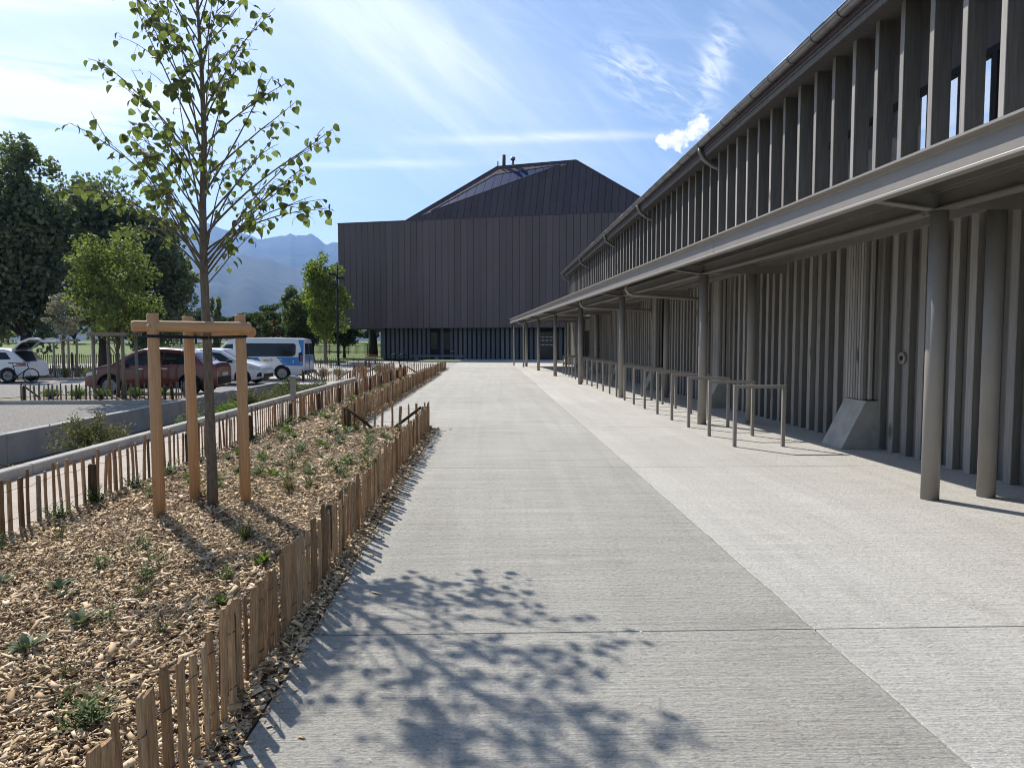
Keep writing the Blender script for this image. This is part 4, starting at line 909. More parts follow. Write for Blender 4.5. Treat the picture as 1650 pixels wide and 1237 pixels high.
# ------------------------------------------------------------------ trees
def tree_mass(name, loc, h, crown, n, leaf, material, label, seed, trunk_r=.2, clear=.25, clumps=40, cat='tree', group=None, bark='barkd', conical=False, flat=0.0, spread=.145):
    """crown = (rx, ry): leaf clumps scattered through an uneven crown on real limbs"""
    g2 = np.random.default_rng(seed); gg = random.Random(seed); r = empty(name, loc); tag(r, label, cat, group)
    z0 = h * clear; rz = (h - z0) / 2; cz = z0 + rz; rx, ry = crown
    cs = []
    while len(cs) < clumps:
        p = g2.normal(size=3); p /= np.linalg.norm(p); rad = g2.uniform(.25, 1.0) ** .5 * g2.uniform(.82, 1.05)
        q = p * rad
        w = 1.0
        if conical: w = max(.08, 1.0 - (q[2] + 1) / 2 * .92) * 1.3
        else: w = .82 + .18 * math.sin(3 * math.atan2(p[1], p[0]) + seed) - .22 * max(0, -q[2]) * 0
        cs.append((q[0] * rx * w * .86, q[1] * ry * w * .86, cz + q[2] * rz * .88))
    cs = np.array(cs); per = n // clumps; P = []
    for c_ in cs:
        s = g2.uniform(.7, 1.35); k = int(per * s); pts = g2.normal(size=(k, 3)); rr = np.linalg.norm(pts, axis=1, keepdims=True); pts = pts / rr * np.minimum(rr, 2.0) ** .8
        P.append(c_ + pts * np.array([rx, ry, max(rz * .8, rx * .7)]) * spread * s * np.array([1, 1, .72]))
    P = np.concatenate(P); P = P[P[:, 2] > min(.3, z0 * .6)]
    v, f = leaf_quads(P, leaf * g2.uniform(.6, 1.35, len(P)), flat, .62, seed)
    tag(mesh_obj('crown', np_mesh('crown', v, f, material, 4), r), kind='stuff')
    b = MB(); topz = h * (.9 if conical else .72)
    tr_ = [(0, 0, -.3), (gg.uniform(-.1, .1) * trunk_r, 0, z0 * .5), (gg.uniform(-1, 1) * trunk_r * .5, gg.uniform(-1, 1) * trunk_r * .5, z0 + rz * .3), (gg.uniform(-1, 1) * trunk_r, gg.uniform(-1, 1) * trunk_r, topz)]
    MB().tube(tr_, [trunk_r * 1.25, trunk_r, trunk_r * .7, trunk_r * .15], 10).build('trunk', bark, r)
    for c_ in cs[:: max(1, clumps // 16)]:
        t = gg.uniform(.35, .95); st = Vector(tr_[1]).lerp(Vector(tr_[2]), t) if c_[2] < topz else Vector(tr_[2]); e = Vector(c_)
        b.tube([st, st.lerp(e, .5) + Vector((0, 0, -.03 * h * .3)), e], [trunk_r * .34, trunk_r * .22, trunk_r * .06], 6)
    b.build('limbs', bark, r); return r
tree_mass('dark_park_tree', (-36.5, 53, -.25), 16.4, (5.4, 5), 15000, .40, 'fol_dark', 'large dark tree at the left picture edge behind the parked white car', 1, .42, .03, 80, group='big dark park trees')
tree_mass('dark_park_tree', (-31.2, 49, -.25), 16.3, (4.0, 4.2), 15000, .38, 'fol_dark', 'tallest dark tree with rounded top behind the car park', 2, .40, .035, 80, group='big dark park trees')
tree_mass('dark_park_tree', (-28.6, 54, -.25), 15.6, (4.6, 4.4), 15000, .38, 'fol_dark', 'dark tree in the middle of the big tree group, partly behind the lime leaves', 3, .46, .035, 80, group='big dark park trees')
tree_mass('dark_park_tree', (-25.0, 54, -.25), 12.4, (3.9, 3.6), 15000, .34, 'fol_dark', 'dark tree sloping down at the right end of the big tree group', 4, .34, .03, 60, group='big dark park trees')
tree_mass('island_tree', (-11.75, 22.9, LOT + .1), 6.0, (1.95, 1.8), 7000, .115, 'fol_island', 'young leafy tree growing inside the grey timber guard in the car park', 5, .055, .24, 60, bark='bark', spread=.13)
tree_mass('pale_tree', (-21.2, 36.2, LOT + .1), 4.4, (1.25, 1.2), 2600, .12, 'fol_pale', 'small tree with dry pale leaves behind the white car', 6, .05, .42, 26, bark='bark', spread=.15)
tree_mass('lime_green_tree', (-13.75, 60.5, -.25), 10.0, (2.5, 2.5), 11000, .24, 'fol_lime', 'sunlit yellow green tree against the left corner of the hall', 7, .16, .12, 70, bark='bark')
tree_mass('park_tree', (-19.8, 72, .0), 7.8, (1.9, 2.0), 6500, .26, 'fol_dark', 'dark narrow topped tree left of the yellow green tree', 8, .18, .12, 34, conical=True)
tree_mass('park_tree', (-17.6, 66, -.1), 6.2, (1.9, 2.0), 5500, .24, 'fol_mid', 'mid green bushy tree below the dark narrow topped tree', 9, .15, .1, 34)
tree_mass('park_tree', (-25.3, 78, .3), 5.4, (2.2, 2.2), 5000, .28, 'fol_far', 'round grey green tree behind the van roof', 10, .16, .1, 30)
tree_mass('rust_shrub', (-20.6, 68, -.1), 4.2, (1.5, 1.5), 3000, .22, 'fol_rust', 'rust tinged shrub above the rear of the van', 11, .1, .06, 22)
tree_mass('park_tree', (-18.6, 58, -.2), 4.3, (1.4, 1.4), 3400, .2, 'fol_mid', 'low green shrub just behind the van rear doors', 12, .1, .05, 24)
for i, (u, d, h, rx) in enumerate([(-.425, 120, 6.6, 3.3), (-.405, 125, 6.9, 3.4), (-.372, 118, 5.6, 2.6), (-.355, 122, 5.2, 2.4), (-.335, 116, 5.6, 2.6), (-.312, 112, 5.2, 2.2), (-.46, 122, 7, 3.5), (-.49, 118, 6.5, 3.4), (-.53, 124, 7.5, 3.8), (-.57, 120, 6.8, 3.4), (-.61, 126, 7.6, 4), (-.66, 122, 7, 3.6), (-.71, 126, 7.4, 3.8), (-.76, 122, 7, 3.8), (-.29, 124, 5.6, 2.6), (-.265, 118, 5.2, 2.4), (-.24, 124, 5.8, 2.6), (-.215, 118, 5.4, 2.4), (-.19, 122, 6.2, 2.8), (-.165, 118, 6, 2.6)]):
    tree_mass('far_tree', (u * d, d, 1.2), h, (rx, rx), 3000, .42, 'fol_far', ('far round tree glimpsed between the big dark trunks' if u < -.46 else 'round grey green tree in the far row above the parked cars' if u < -.3 else 'far park tree glimpsed between the van and the hall'), 30 + i, .2, .08, 24, group=('far trees behind the dark group' if u < -.46 else 'far row of park trees' if u < -.3 else 'far trees left of the hall'))
tree_mass('column_tree', (-17.4, 46, -.25), 5.3, (.55, .55), 3000, .16, 'fol_dark', 'narrow dark columnar tree seen just beside the lime trunk', 13, .08, .08, 22)
tree_mass('park_tree', (-14.2, 86, .55), 7.2, (2.2, 2.2), 4500, .28, 'fol_mid', 'broad green park tree seen below the hall overhang', 14, .2, .3, 30)
tree_mass('park_tree', (-12.9, 80, .35), 6.8, (1.8, 1.8), 3200, .28, 'fol_dark', 'thick dark trunked tree next to the hall corner pier', 15, .42, .42, 24)
tree_mass('park_tree', (-21.5, 95, .9), 5.2, (2.0, 2.0), 3200, .3, 'fol_mid', 'small round tree on the rising lawn', 16, .14, .25, 24)
tree_mass('park_tree', (-30, 100, 1.0), 6.5, (2.6, 2.6), 3600, .32, 'fol_far', 'soft green tree on the lawn left of the van', 17, .18, .2, 26)

tree_mass('park_tree', (-17.4, 71, .0), 7.4, (2.4, 2.2), 6500, .26, 'fol_far', 'soft green tree filling the gap beside the yellow green tree', 18, .18, .08, 40)
tree_mass('park_tree', (-22.6, 74, .1), 5.6, (2.2, 2.2), 5500, .26, 'fol_mid', 'bushy green tree directly above the van roof', 19, .15, .06, 36)
tree_mass('park_tree', (-15.3, 76, .2), 5.0, (2.6, 2.2), 5000, .26, 'fol_mid', 'low spreading tree behind the lamp post', 20, .15, .12, 34)
# shrubs in the ditch
def shrub(loc, h, rx, n, material, label, seed, leaf=.046, name='ditch_shrub'):
    g2 = np.random.default_rng(seed); gg = random.Random(seed); r = empty(name, loc); tag(r, label, 'shrub', 'shrubs in the ditch'); P = []; b = MB()
    for i in range(46):
        az = gg.uniform(0, 6.3); sp = gg.uniform(0, 1) ** .6; end = Vector((math.cos(az) * rx * sp, math.sin(az) * rx * sp, h * (1 - .45 * sp * sp) * gg.uniform(.75, 1.05)))
        mid = Vector((end.x * .35, end.y * .35, end.z * .6)); pts = [Vector((gg.gauss(0, .03), gg.gauss(0, .03), -.02)), mid, end]; b.tube(pts, [.004, .003, .0015], 4)
        k = n * 2 // 46
        for j in range(k):
            t = gg.uniform(.25, 1.05); p = mid.lerp(end, (t - .3) / .7) if t > .3 else pts[0].lerp(mid, t / .3); P.append(p + Vector((gg.gauss(0, .045), gg.gauss(0, .045), gg.gauss(0, .04))))
    P = np.array([tuple(p) for p in P]); v, f = leaf_quads(P, leaf * g2.uniform(.6, 1.5, len(P)), 0, .5, seed)
    tag(mesh_obj('foliage', np_mesh('foliage', v, f, material, 4), r), kind='stuff'); b.build('stems', 'barkd', r)
for i, (x, y, h, rx, n, m, lb) in enumerate([
    (-6.75, 9.0, .95, .75, 2600, 'fol_olive', 'broad olive shrub in the ditch at the left picture edge'), (-6.9, 12.6, 1.05, .8, 2800, 'fol_olive', 'rounded olive shrub in the ditch below the tree island'),
    (-6.6, 10.7, .55, .5, 900, 'fol_rust', 'low reddish shrub between the two olive shrubs in the ditch'), (-6.5, 15.2, .62, .5, 1100, 'fol_green', 'low dark green shrub in the ditch behind the left stake'),
    (-7.0, 17.0, .8, .4, 900, 'fol_dark', 'dark leaved shrub against the retaining wall'), (-6.8, 18.9, .72, .7, 1500, 'fol_bright', 'bright green low shrub in the ditch behind the middle stake'),
    (-7.0, 21.2, .95, .9, 2300, 'fol_olive', 'olive shrub in the ditch in front of the red car rear'), (-6.7, 23.0, .9, .8, 1800, 'fol_olive', 'olive shrub in the ditch left of the slanted bollard'),
    (-6.9, 25.2, 1.0, .9, 2000, 'fol_mid', 'green shrub in the ditch behind the slanted bollard'), (-6.6, 27.6, .9, .8, 1700, 'fol_olive', 'last olive shrub at the far end of the ditch'),
    (-8.2, 29.4, .8, .8, 1500, 'fol_dark', 'dark shrub in the shaded ditch corner by the van'), (-6.4, 13.9, .4, .3, 500, 'fol_bright', 'tiny yellow green plant peeping over the kerb wall')]):
    shrub((x, y, -.70), h, rx, n, m, lb, 60 + i)
for i, (x, y) in enumerate([(-13.5, 22.3), (-12.7, 22.4), (-11.9, 22.2), (-11.0, 22.4), (-10.2, 22.3)]):
    shrub((x, y, LOT + .09), .30, .34, 500, 'fol_bright', ('bright ground plant inside the fenced tree island, %s from its open end' % ORD[i]), 90 + i, .05, 'island_plant')
for i, (x, y) in enumerate([(-21.9, 35.8), (-21.0, 36.0), (-20.3, 36.5), (-19.6, 35.6)]):
    shrub((x, y, LOT + .09), .42, .4, 500, ('fol_rust', 'fol_bright', 'fol_rust', 'fol_bright')[i], ('low flowering plant in the far island, %s from the white car' % ORD[i]), 100 + i, .06, 'island_plant')
for i, (x, y) in enumerate([(-8.2, 35.2), (-7.4, 35.4), (-6.7, 38.2), (-6.0, 39.0)]):
    shrub((x, y, LOT), .6, .45, 600, ('fol_rust', 'fol_olive')[i % 2], ('wispy plant inside the paling enclosures right of the van, %s from the van' % ORD[i]), 110 + i, .05, 'island_plant')

# ------------------------------------------------------------------ car park furniture
def island(name, poly, label):
    r = MB().prism([(x, y, LOT - .05) for x, y in poly], (0, 0, .14)).build(name, 'soil'); tag(r, label, 'planting island')
    n = len(poly); k = MB(); cx = sum(p[0] for p in poly) / n; cy = sum(p[1] for p in poly) / n
    for i in range(n):
        a, b_ = Vector((*poly[i], 0)), Vector((*poly[(i + 1) % n], 0)); d = (b_ - a).normalized(); nr = Vector((d.y, -d.x, 0))
        if nr.dot(a - Vector((cx, cy, 0))) < 0: nr = -nr
        MB().prism([a + Vector((0, 0, LOT - .02)) + nr * .002, b_ + Vector((0, 0, LOT - .02)) + nr * .002, b_ + nr * .12 + Vector((0, 0, LOT - .02)), a + nr * .12 + Vector((0, 0, LOT - .02))], (0, 0, .13)).build('kerb', 'kerb', r)
island('tree_island', [(-15.6, 21.35), (-9.32, 21.45), (-9.32, 23.7), (-14.2, 23.8)], 'kerbed soil island holding the guarded tree in the car park')
island('flower_island', [(-23.5, 34.8), (-19.4, 34.8), (-18.9, 35.4), (-19.4, 37.5), (-23.5, 37.5)], 'kerbed flower island with rounded end behind the white car')
def grey_guard(x, y, w, d, z, h, label):
    r = empty('timber_tree_guard', (x, y, z)); tag(r, label, 'tree guard', 'grey timber tree guards')
    pm = MB().tube([(0, 0, -.1), (0, 0, h)], .052, 10).mesh('post', 'guard')
    for sx in (-1, 1):
        for sy in (-1, 1): mesh_obj('post', pm, r, (sx * w / 2, sy * d / 2, 0), (rnd.uniform(-.01, .01), rnd.uniform(-.01, .01), 0))
    for sy in (-1, 1): MB().bbox((-w / 2 - .15, sy * (d / 2 + .06) - .035, h - .16), (w / 2 + .15, sy * (d / 2 + .06) + .035, h - .05), .01).build('rail', 'guard', r)
    for sx in (-1, 1): MB().bbox((sx * w / 2 - .03, -d / 2, h - .15), (sx * w / 2 + .03, d / 2, h - .06), .01).build('side_rail', 'guard', r)
grey_guard(-11.8, 22.9, .9, .85, LOT + .08, 2.1, 'grey four post timber guard round the car park island tree')
grey_guard(-21.1, 36.2, .7, .7, LOT + .08, 1.95, 'grey timber guard round the small pale leaved tree')
grey_guard(-13.3, 40.5, 2.4, 1.0, LOT, 2.15, 'wide grey timber guard frame behind the van')
# slanted bollard
b = MB().bbox((-.055, -.055, -.9), (.055, .055, .82), .006); r = empty('slanted_bollard', (-5.35, 19.6, 0)); tag(r, 'grey square bollard with a slanted cap standing by the kerb wall', 'bollard')
MB().bbox((-.065, -.065, -.1), (.065, .065, .62), .006).build('post', 'steel', r)
MB().prism([(-.10, -.085, .62), (.20, -.085, .60), (.16, -.085, .66), (-.08, -.085, .70)], (0, .17, 0)).build('slanted_cap', 'zinc', r)
# lamp posts
def lamp(x, y, h, z, heads, label, name='street_lamp'):
    r = empty(name, (x, y, z)); tag(r, label, 'lamp post'); MB().tube([(0, 0, 0), (0, 0, h * .5), (0, 0, h)], [.10, .085, .065], 10).build('pole', 'black', r)
    MB().tube([(0, 0, 0), (0, 0, .25)], .16, 10).build('base', 'black', r)
    for (ox, oz, w) in heads:
        b = MB().box((ox - w / 2, -.22, h + oz - .09), (ox + w / 2, .22, h + oz + .09)); b.tube([(0, 0, h + oz), (ox, 0, h + oz)], .035, 6); b.build('lamp_head', 'plastic', r)
lamp(-11.75, 56, 8.0, LOT, [(-.35, -.9, .4), (.3, -1.2, .35), (-.3, -1.7, .35)], 'tall thin dark lamp post in front of the hall left edge')
lamp(-57.5, 132, 12.0, 1.2, [(-.7, 0, .5), (0, .15, .5), (.75, 0, .5), (.75, .8, .5), (0, .9, .4)], 'distant sports ground floodlight mast seen past the lime trunk', 'floodlight_mast')
# railings of the park
def railing(pts, h, z, label, dens=.13):
    r = empty('park_railing', (pts[0][0], pts[0][1], z)); tag(r, label, 'railing'); o = Vector((pts[0][0], pts[0][1], 0)); b = MB()
    for a, b_ in zip(pts[:-1], pts[1:]):
        a, b_ = Vector((*a, 0)) - o, Vector((*b_, 0)) - o; L = (b_ - a).length; n = int(L / dens)
        for k in range(n):
            p = a.lerp(b_, k / n); w = rnd.uniform(.016, .026); b.box((p.x - w, p.y - .01, 0), (p.x + w, p.y + .01, h * rnd.uniform(.94, 1.02)))
        for zz_ in (.2, h - .15): MB().tube([a + Vector((0, .025, zz_)), b_ + Vector((0, .025, zz_))], .018, 5).build('rail', 'black', r)
        for k in range(int(L / 2.2) + 1): MB().tube([a.lerp(b_, min(1, k * 2.2 / L)) + Vector((0, .05, -.1)), a.lerp(b_, min(1, k * 2.2 / L)) + Vector((0, .05, h * 1.08))], .05, 6).build('post', 'darkpost', r)
    tag(b.build('balusters', 'darkpost', r), kind='stuff')
railing([(-44, 45.5), (-13.8, 46.2)], 1.15, -.28, 'long dark paling railing between the car park and the park lawn')
railing([(-40, 84), (-11.5, 81)], 1.05, .28, 'dark park railing on the lawn seen beside the hall')
# bench and hoop before the hall
r = empty('slatted_bench', (-8.9, 54.2, LOT)); tag(r, 'small slatted bench with red top slat near the hall', 'bench')
for k in range(4): MB().box((-.42, -.02 - k * .01, .45 + k * .12), (.42, .02 - k * .01, .53 + k * .12)).build('back_slat', 'redtop' if k == 3 else 'guard', r)
MB().box((-.42, -.42, .40), (.42, -.04, .44)).build('seat', 'guard', r)
for sx in (-.36, .36):
    for sy in (-.38, .0): MB().box((sx - .03, sy - .03, 0), (sx + .03, sy + .03, .40)).build('leg', 'black', r)
for i, x in enumerate((-7.2, -6.6)):
    r = empty('arched_stand', (x, 55.2, -.02)); tag(r, ('dark arched cycle stand before the hall wall, nearer the bench', 'dark arched cycle stand before the hall wall, farther from the bench')[i], 'bike rack')
    MB().tube([(-.32, 0, 0), (-.32, 0, .45)] + [(-.32 * math.cos(t), 0, .45 + .3 * math.sin(t)) for t in np.linspace(.2, math.pi - .2, 8)] + [(.32, 0, .45), (.32, 0, 0)], .03, 8).build('arch', 'black', r)
    MB().box((-.42, -.12, 0), (.42, .12, .03)).build('foot_plate', 'black', r)
r = empty('concrete_bench', (-3.4, 66.0, 0)); tag(r, 'long low concrete bench against the hall base', 'bench')
MB().bbox((-4.0, -.25, .25), (1.2, .25, .42), .02).build('seat', 'hallbase', r, (0, 0, 0), (0, 0, math.atan2(FD.y, FD.x)))
for q in (-3.4, -1.4, .6): MB().box((q - .2, -.2, 0), (q + .2, .2, .25)).build('leg', 'hallbase', r, (0, 0, 0), (0, 0, math.atan2(FD.y, FD.x)))

# ------------------------------------------------------------------ vehicles
def smooth_interp(x, xs, ys):
    return np.interp(x, xs, ys)
class Car:
    def __init__(s, L, Wd, top, belt, wheels, wr, sill=.24, k=.32, end=.16, arch=1.13, crown=.04):
        s.L, s.W, s.top, s.belt, s.wheels, s.wr, s.sill, s.k, s.end, s.archk, s.crown = L, Wd, top, belt, wheels, wr, sill, k, end, arch, crown
    def zt(s, x): return float(np.interp(x, [p[0] for p in s.top], [p[1] for p in s.top]))
    def zb(s, x): return float(np.interp(x, [p[0] for p in s.belt], [p[1] for p in s.belt]))
    def hw(s, x): t = min(1, abs(x) / (s.L / 2)); return s.W / 2 * (1 - s.end * t ** 7 - .025 * t ** 2)
    def bot(s, x):
        z = s.sill + .10 * max(0, (abs(x) / (s.L / 2) - .86) / .14) 
        for wx in s.wheels:
            R_ = s.wr * s.archk
            if abs(x - wx) < R_: z = max(z, s.wr + math.sqrt(R_ * R_ - (x - wx) ** 2))
        return z
    def side(s, x, z):
        zb = s.zb(x); w = s.hw(x); zt = s.zt(x)
        if z <= zb:
            zl = s.sill; t = max(0, min(1, (z - zl) / max(.01, zb - zl))); return w * (.95 + .05 * min(1, t / .3)) if t < .3 else w * (1 - .02 * (t - .3) / .7)
        return w * .98 - s.k * (z - zb)
    def body(s, name, material, parent):
        xs = set(np.linspace(-s.L / 2, s.L / 2, 70).tolist())
        for wx in s.wheels:
            R_ = s.wr * s.archk
            for t in np.linspace(0, math.pi, 19): xs.add(wx + math.cos(t) * R_ * .9995)
            xs.add(wx + R_ * 1.002); xs.add(wx - R_ * 1.002)
        for p in s.top: xs.add(p[0])
        xs = sorted(x for x in xs if -s.L / 2 <= x <= s.L / 2); rings = []
        for x in xs:
            zb, zt, bt, w = s.zb(x), s.zt(x), s.bot(x), s.hw(x); zb = max(min(zb, zt), bt + .02); bt = min(bt, zb - .02)
            half = [(0, bt), (s.side(x, bt), bt)]
            for t in (.12, .3, .5, .75, 1.0): half.append((s.side(x, bt + (zb - bt) * t), bt + (zb - bt) * t))
            g_ = max(0.0, zt - zb)
            for t in (.33, .66, .93): half.append((w * .98 - s.k * g_ * t, zb + g_ * t + .012 * t))
            e = w * .98 - s.k * g_
            half += [(e - .05, zb + g_ + .018), (e * .55, zt + s.crown * .75 + .012), (0, zt + s.crown + .012)]
            rings.append([(x, yv, zv) for yv, zv in half] + [(x, -yv, zv) for yv, zv in half[-2:0:-1]])
        b = MB().loft(rings, True, True, True); me = b.mesh(name, material)
        o = mesh_obj(name, me, parent)
        try:
            md = o.modifiers.new('edge', 'EDGE_SPLIT'); md.split_angle = R(38)
        except Exception: pass
        return o
    def patch(s, name, poly, material, parent, eps=.008, sides=(-1, 1)):
        """poly in (x, z) laid on the body side"""
        for sd_ in sides:
            xs_ = [p[0] for p in poly]; zs_ = [p[1] for p in poly]; bm = bmesh.new(); vs = [bm.verts.new((x, 0, z)) for x, z in poly]; bm.faces.new(vs)
            geom = lambda: bm.verts[:] + bm.edges[:] + bm.faces[:]
            for x in np.arange(min(xs_), max(xs_), .12)[1:]: bmesh.ops.bisect_plane(bm, geom=geom(), plane_co=(x, 0, 0), plane_no=(1, 0, 0))
            for z in np.arange(min(zs_), max(zs_), .10)[1:]: bmesh.ops.bisect_plane(bm, geom=geom(), plane_co=(0, 0, z), plane_no=(0, 0, 1))
            for v in bm.verts: v.co.y = sd_ * (s.side(v.co.x, v.co.z) + eps)
            me = bpy.data.meshes.new(name); bm.to_mesh(me); bm.free(); me.materials.append(M[material]); mesh_obj(name, me, parent)
    def screen(s, name, xa, xb, inset, material, parent, eps=.012):
        n, m_ = 8, 8; vs = []; fs = []
        for i in range(n + 1):
            x = xa + (xb - xa) * i / n; zt = s.zt(x); e = s.hw(x) * .98 - s.k * max(0, zt - s.zb(x)) - inset
            for j in range(m_ + 1):
                t = j / m_ * 2 - 1; vs.append((x, e * t, zt + s.crown * (1 - t * t * .9) * .9 + .018 + eps))
        for i in range(n):
            for j in range(m_): a = i * (m_ + 1) + j; fs.append((a, a + 1, a + m_ + 2, a + m_ + 1))
        MB().add(vs, fs, True).build(name, material, parent)
    def wheels_(s, parent, tw=.2, spokes=5):
        for wx in s.wheels:
            for sd_ in (-1, 1):
                r = s.wr; y = s.W / 2 - tw / 2 - .02
                w = empty('wheel', (wx, sd_ * y, r), 0 if sd_ < 0 else math.pi, parent)
                MB().lathe([(r * .62, tw / 2), (r * .9, tw / 2), (r, tw * .32), (r, -tw * .32), (r * .9, -tw / 2), (r * .66, -tw / 2), (r * .62, -tw * .35)], 'y', 28).build('tyre', 'tyre', w)
                b = MB().lathe([(r * .655, -tw * .36), (r * .655, -tw * .49), (r * .60, -tw * .49), (r * .59, -tw * .25), (r * .57, -tw * .2)], 'y', 28)
                for q in range(spokes):
                    a = q * 2 * math.pi / spokes + .3; Mx = Matrix.Rotation(a, 4, 'Y'); b.box((.02, -tw * .47, -.032), (r * .62, -tw * .33, .032), Mx)
                b.lathe([(0, -tw * .5), (r * .15, -tw * .5), (r * .18, -tw * .3), (0, -tw * .3)], 'y', 16); b.build('rim', 'rim', w)
                MB().lathe([(0, -tw * .2), (r * .58, -tw * .2), (r * .58, tw * .3), (0, tw * .3)], 'y', 20).build('brake_disc', 'plastic', w)
        MB().box((-s.L / 2 + .22, -s.W * .40, s.sill - .03), (s.L / 2 - .22, s.W * .40, s.wr * 1.55)).build('underbody', 'plastic', parent)

# red car (nose to the left)
rc = empty('parked_car', (-11.55, 25.4, LOT + .004), R(181.5)); tag(rc, 'dark red crossover car parked behind the grey tree guard', 'car')
c = Car(4.40, 1.82, [(-2.2, .92), (-2.12, 1.06), (-1.75, 1.12), (-1.45, 1.42), (-1.05, 1.545), (-.3, 1.60), (.25, 1.575), (.6, 1.47), (1.28, 1.055), (1.6, 1.0), (2.0, .90), (2.15, .80), (2.2, .68)],
        [(-2.2, .90), (-1.6, 1.06), (-1, 1.04), (0, .99), (1.1, .95), (1.6, .92), (2.2, .66)], (-1.32, 1.33), .345, .26)
c.body('body', 'red_paint', rc); c.wheels_(rc)
c.patch('side_window', [(-1.35, 1.13), (-1.12, 1.40), (-.5, 1.48), (-.42, 1.06), (-1.25, 1.08)], 'carglass', rc); c.patch('side_window', [(-.38, 1.06), (-.45, 1.48), (.16, 1.48), (.52, 1.39), (1.02, 1.04), (.2, 1.03)], 'carglass', rc)
c.screen('windscreen', .64, 1.20, .10, 'carglass', rc); c.screen('rear_window', -1.72, -1.47, .12, 'carglass', rc)
c.patch('sill_trim', [(-.92, .27), (.92, .27), (.92, .36), (-.92, .36)], 'plastic', rc); c.patch('door_handle', [(-.62, .91), (-.40, .92), (-.40, .945), (-.62, .935)], 'chrome', rc, .02); c.patch('door_handle', [(.18, .90), (.38, .90), (.38, .93), (.18, .93)], 'chrome', rc, .02)
c.patch('headlight', [(1.75, .74), (2.16, .66), (2.14, .78), (1.7, .88)], 'lampclear', rc, .012); c.patch('tail_light', [(-2.17, .78), (-1.80, .88), (-1.74, 1.0), (-2.15, .98)], 'lampred', rc, .012)
MB().box((-2.225, -.62, .36), (-2.17, .62, .62)).build('rear_bumper', 'plastic', rc); MB().box((-2.24, -.26, .66), (-2.19, .26, .77)).build('number_plate', 'white', rc)
for sd_ in (-1, 1): MB().bbox((.72, sd_ * .98 - .09, .98), (.92, sd_ * .98 + .09, 1.12), .03).build('mirror', 'red_paint', rc)
for wx in c.wheels:   # black arch trims
    for sd_ in (-1, 1):
        pts = [(wx + math.cos(t) * c.wr * 1.15, sd_ * (c.side(wx, .6) + .004), c.wr + math.sin(t) * c.wr * 1.15) for t in np.linspace(.05, math.pi - .05, 16)]; MB().tube(pts, .03, 6).build('arch_trim', 'plastic', rc)

# white car beyond, nose to the right
wc = empty('parked_car', (-11.75, 31.6, LOT + .008), R(-3)); tag(wc, 'white hatchback nose out between the red car and the van', 'car')
c2 = Car(4.2, 1.78, [(-2.1, .9), (-2.0, 1.1), (-1.7, 1.35), (-1.2, 1.48), (-.2, 1.53), (.3, 1.48), (1.15, 1.0), (1.5, .93), (1.95, .78), (2.06, .66), (2.1, .55)], [(-2.1, .88), (-1.5, 1.0), (0, .95), (1.1, .92), (1.6, .86), (2.1, .53)], (-1.27, 1.28), .315, .22)
c2.body('body', 'white_paint', wc); c2.wheels_(wc, .19, 7)
c2.patch('side_window', [(-1.4, 1.05), (-1.1, 1.34), (-.3, 1.40), (-.25, 1.0)], 'carglass', wc); c2.patch('side_window', [(-.2, 1.0), (-.25, 1.40), (.3, 1.36), (.92, .99)], 'carglass', wc)
c2.screen('windscreen', .36, 1.10, .09, 'carglass', wc)
c2.patch('headlight', [(1.55, .70), (2.03, .60), (1.98, .72), (1.6, .82)], 'lampclear', wc, .012)
MB().box((2.03, -.55, .30), (2.115, .55, .46)).build('grille', 'plastic', wc); c2.patch('fog_lamp_panel', [(1.86, .34), (2.08, .34), (2.07, .54), (1.93, .50)], 'plastic', wc, .012)
MB().box((2.08, -.26, .47), (2.12, .26, .57)).build('number_plate', 'white', wc); MB().bbox((.7, -1.06, .95), (.88, -.90, 1.08), .03).build('mirror', 'black', wc)

# van
vn = empty('minibus_van', (-11.25, 35.1, LOT + .008), R(180)); tag(vn, 'white and blue passenger van seen from its side and rear', 'van')
c3 = Car(4.95, 1.94, [(-2.475, 1.0), (-2.45, 1.75), (-2.38, 1.93), (-2.2, 1.965), (-1, 1.985), (.8, 1.97), (1.15, 1.90), (1.85, 1.22), (2.0, 1.12), (2.38, .98), (2.46, .75), (2.475, .55)],
         [(-2.475, 1.0), (-2.4, 1.12), (0, 1.10), (1.2, 1.06), (2.0, .98), (2.475, .53)], (-1.42, 1.62), .345, .25, .17, .06, 1.16)
c3.body('body', 'white_paint', vn); c3.wheels_(vn, .22, 5)
c3.patch('side_window', [(-2.02, 1.20), (-2.06, 1.28), (-2.06, 1.68), (-1.98, 1.76), (.52, 1.78), (.60, 1.70), (.60, 1.22), (.52, 1.14), (-1.9, 1.14)], 'carglass', vn)
c3.patch('side_window', [(.90, 1.16), (.90, 1.74), (1.22, 1.70), (1.62, 1.28), (1.58, 1.16)], 'carglass', vn); c3.screen('windscreen', 1.22, 1.80, .08, 'carglass', vn)
c3.patch('blue_livery', [(-2.40, .70), (-2.40, 1.115), (-1.16, 1.115), (-1.52, .70)], 'blue_paint', vn, .007); c3.patch('blue_livery', [(-.58, .70), (-.28, 1.115), (.80, 1.115), (.58, .70)], 'blue_paint', vn, .007)
c3.patch('blue_pillar', [(-2.42, 1.115), (-2.42, 1.93), (-2.18, 1.93), (-2.18, 1.84), (-2.30, 1.50), (-2.32, 1.115)], 'blue_paint', vn, .007)
c3.patch('tail_light', [(-2.40, .92), (-2.22, .92), (-2.19, 1.30), (-2.36, 1.36)], 'plastic', vn, .012); c3.patch('tail_lens', [(-2.37, .95), (-2.28, .95), (-2.28, 1.18), (-2.36, 1.20)], 'lampred', vn, .018)
def disc_poly(x, z, r, n=12): return [(x + math.cos(q * 2 * math.pi / n) * r, z + math.sin(q * 2 * math.pi / n) * r) for q in range(n)]
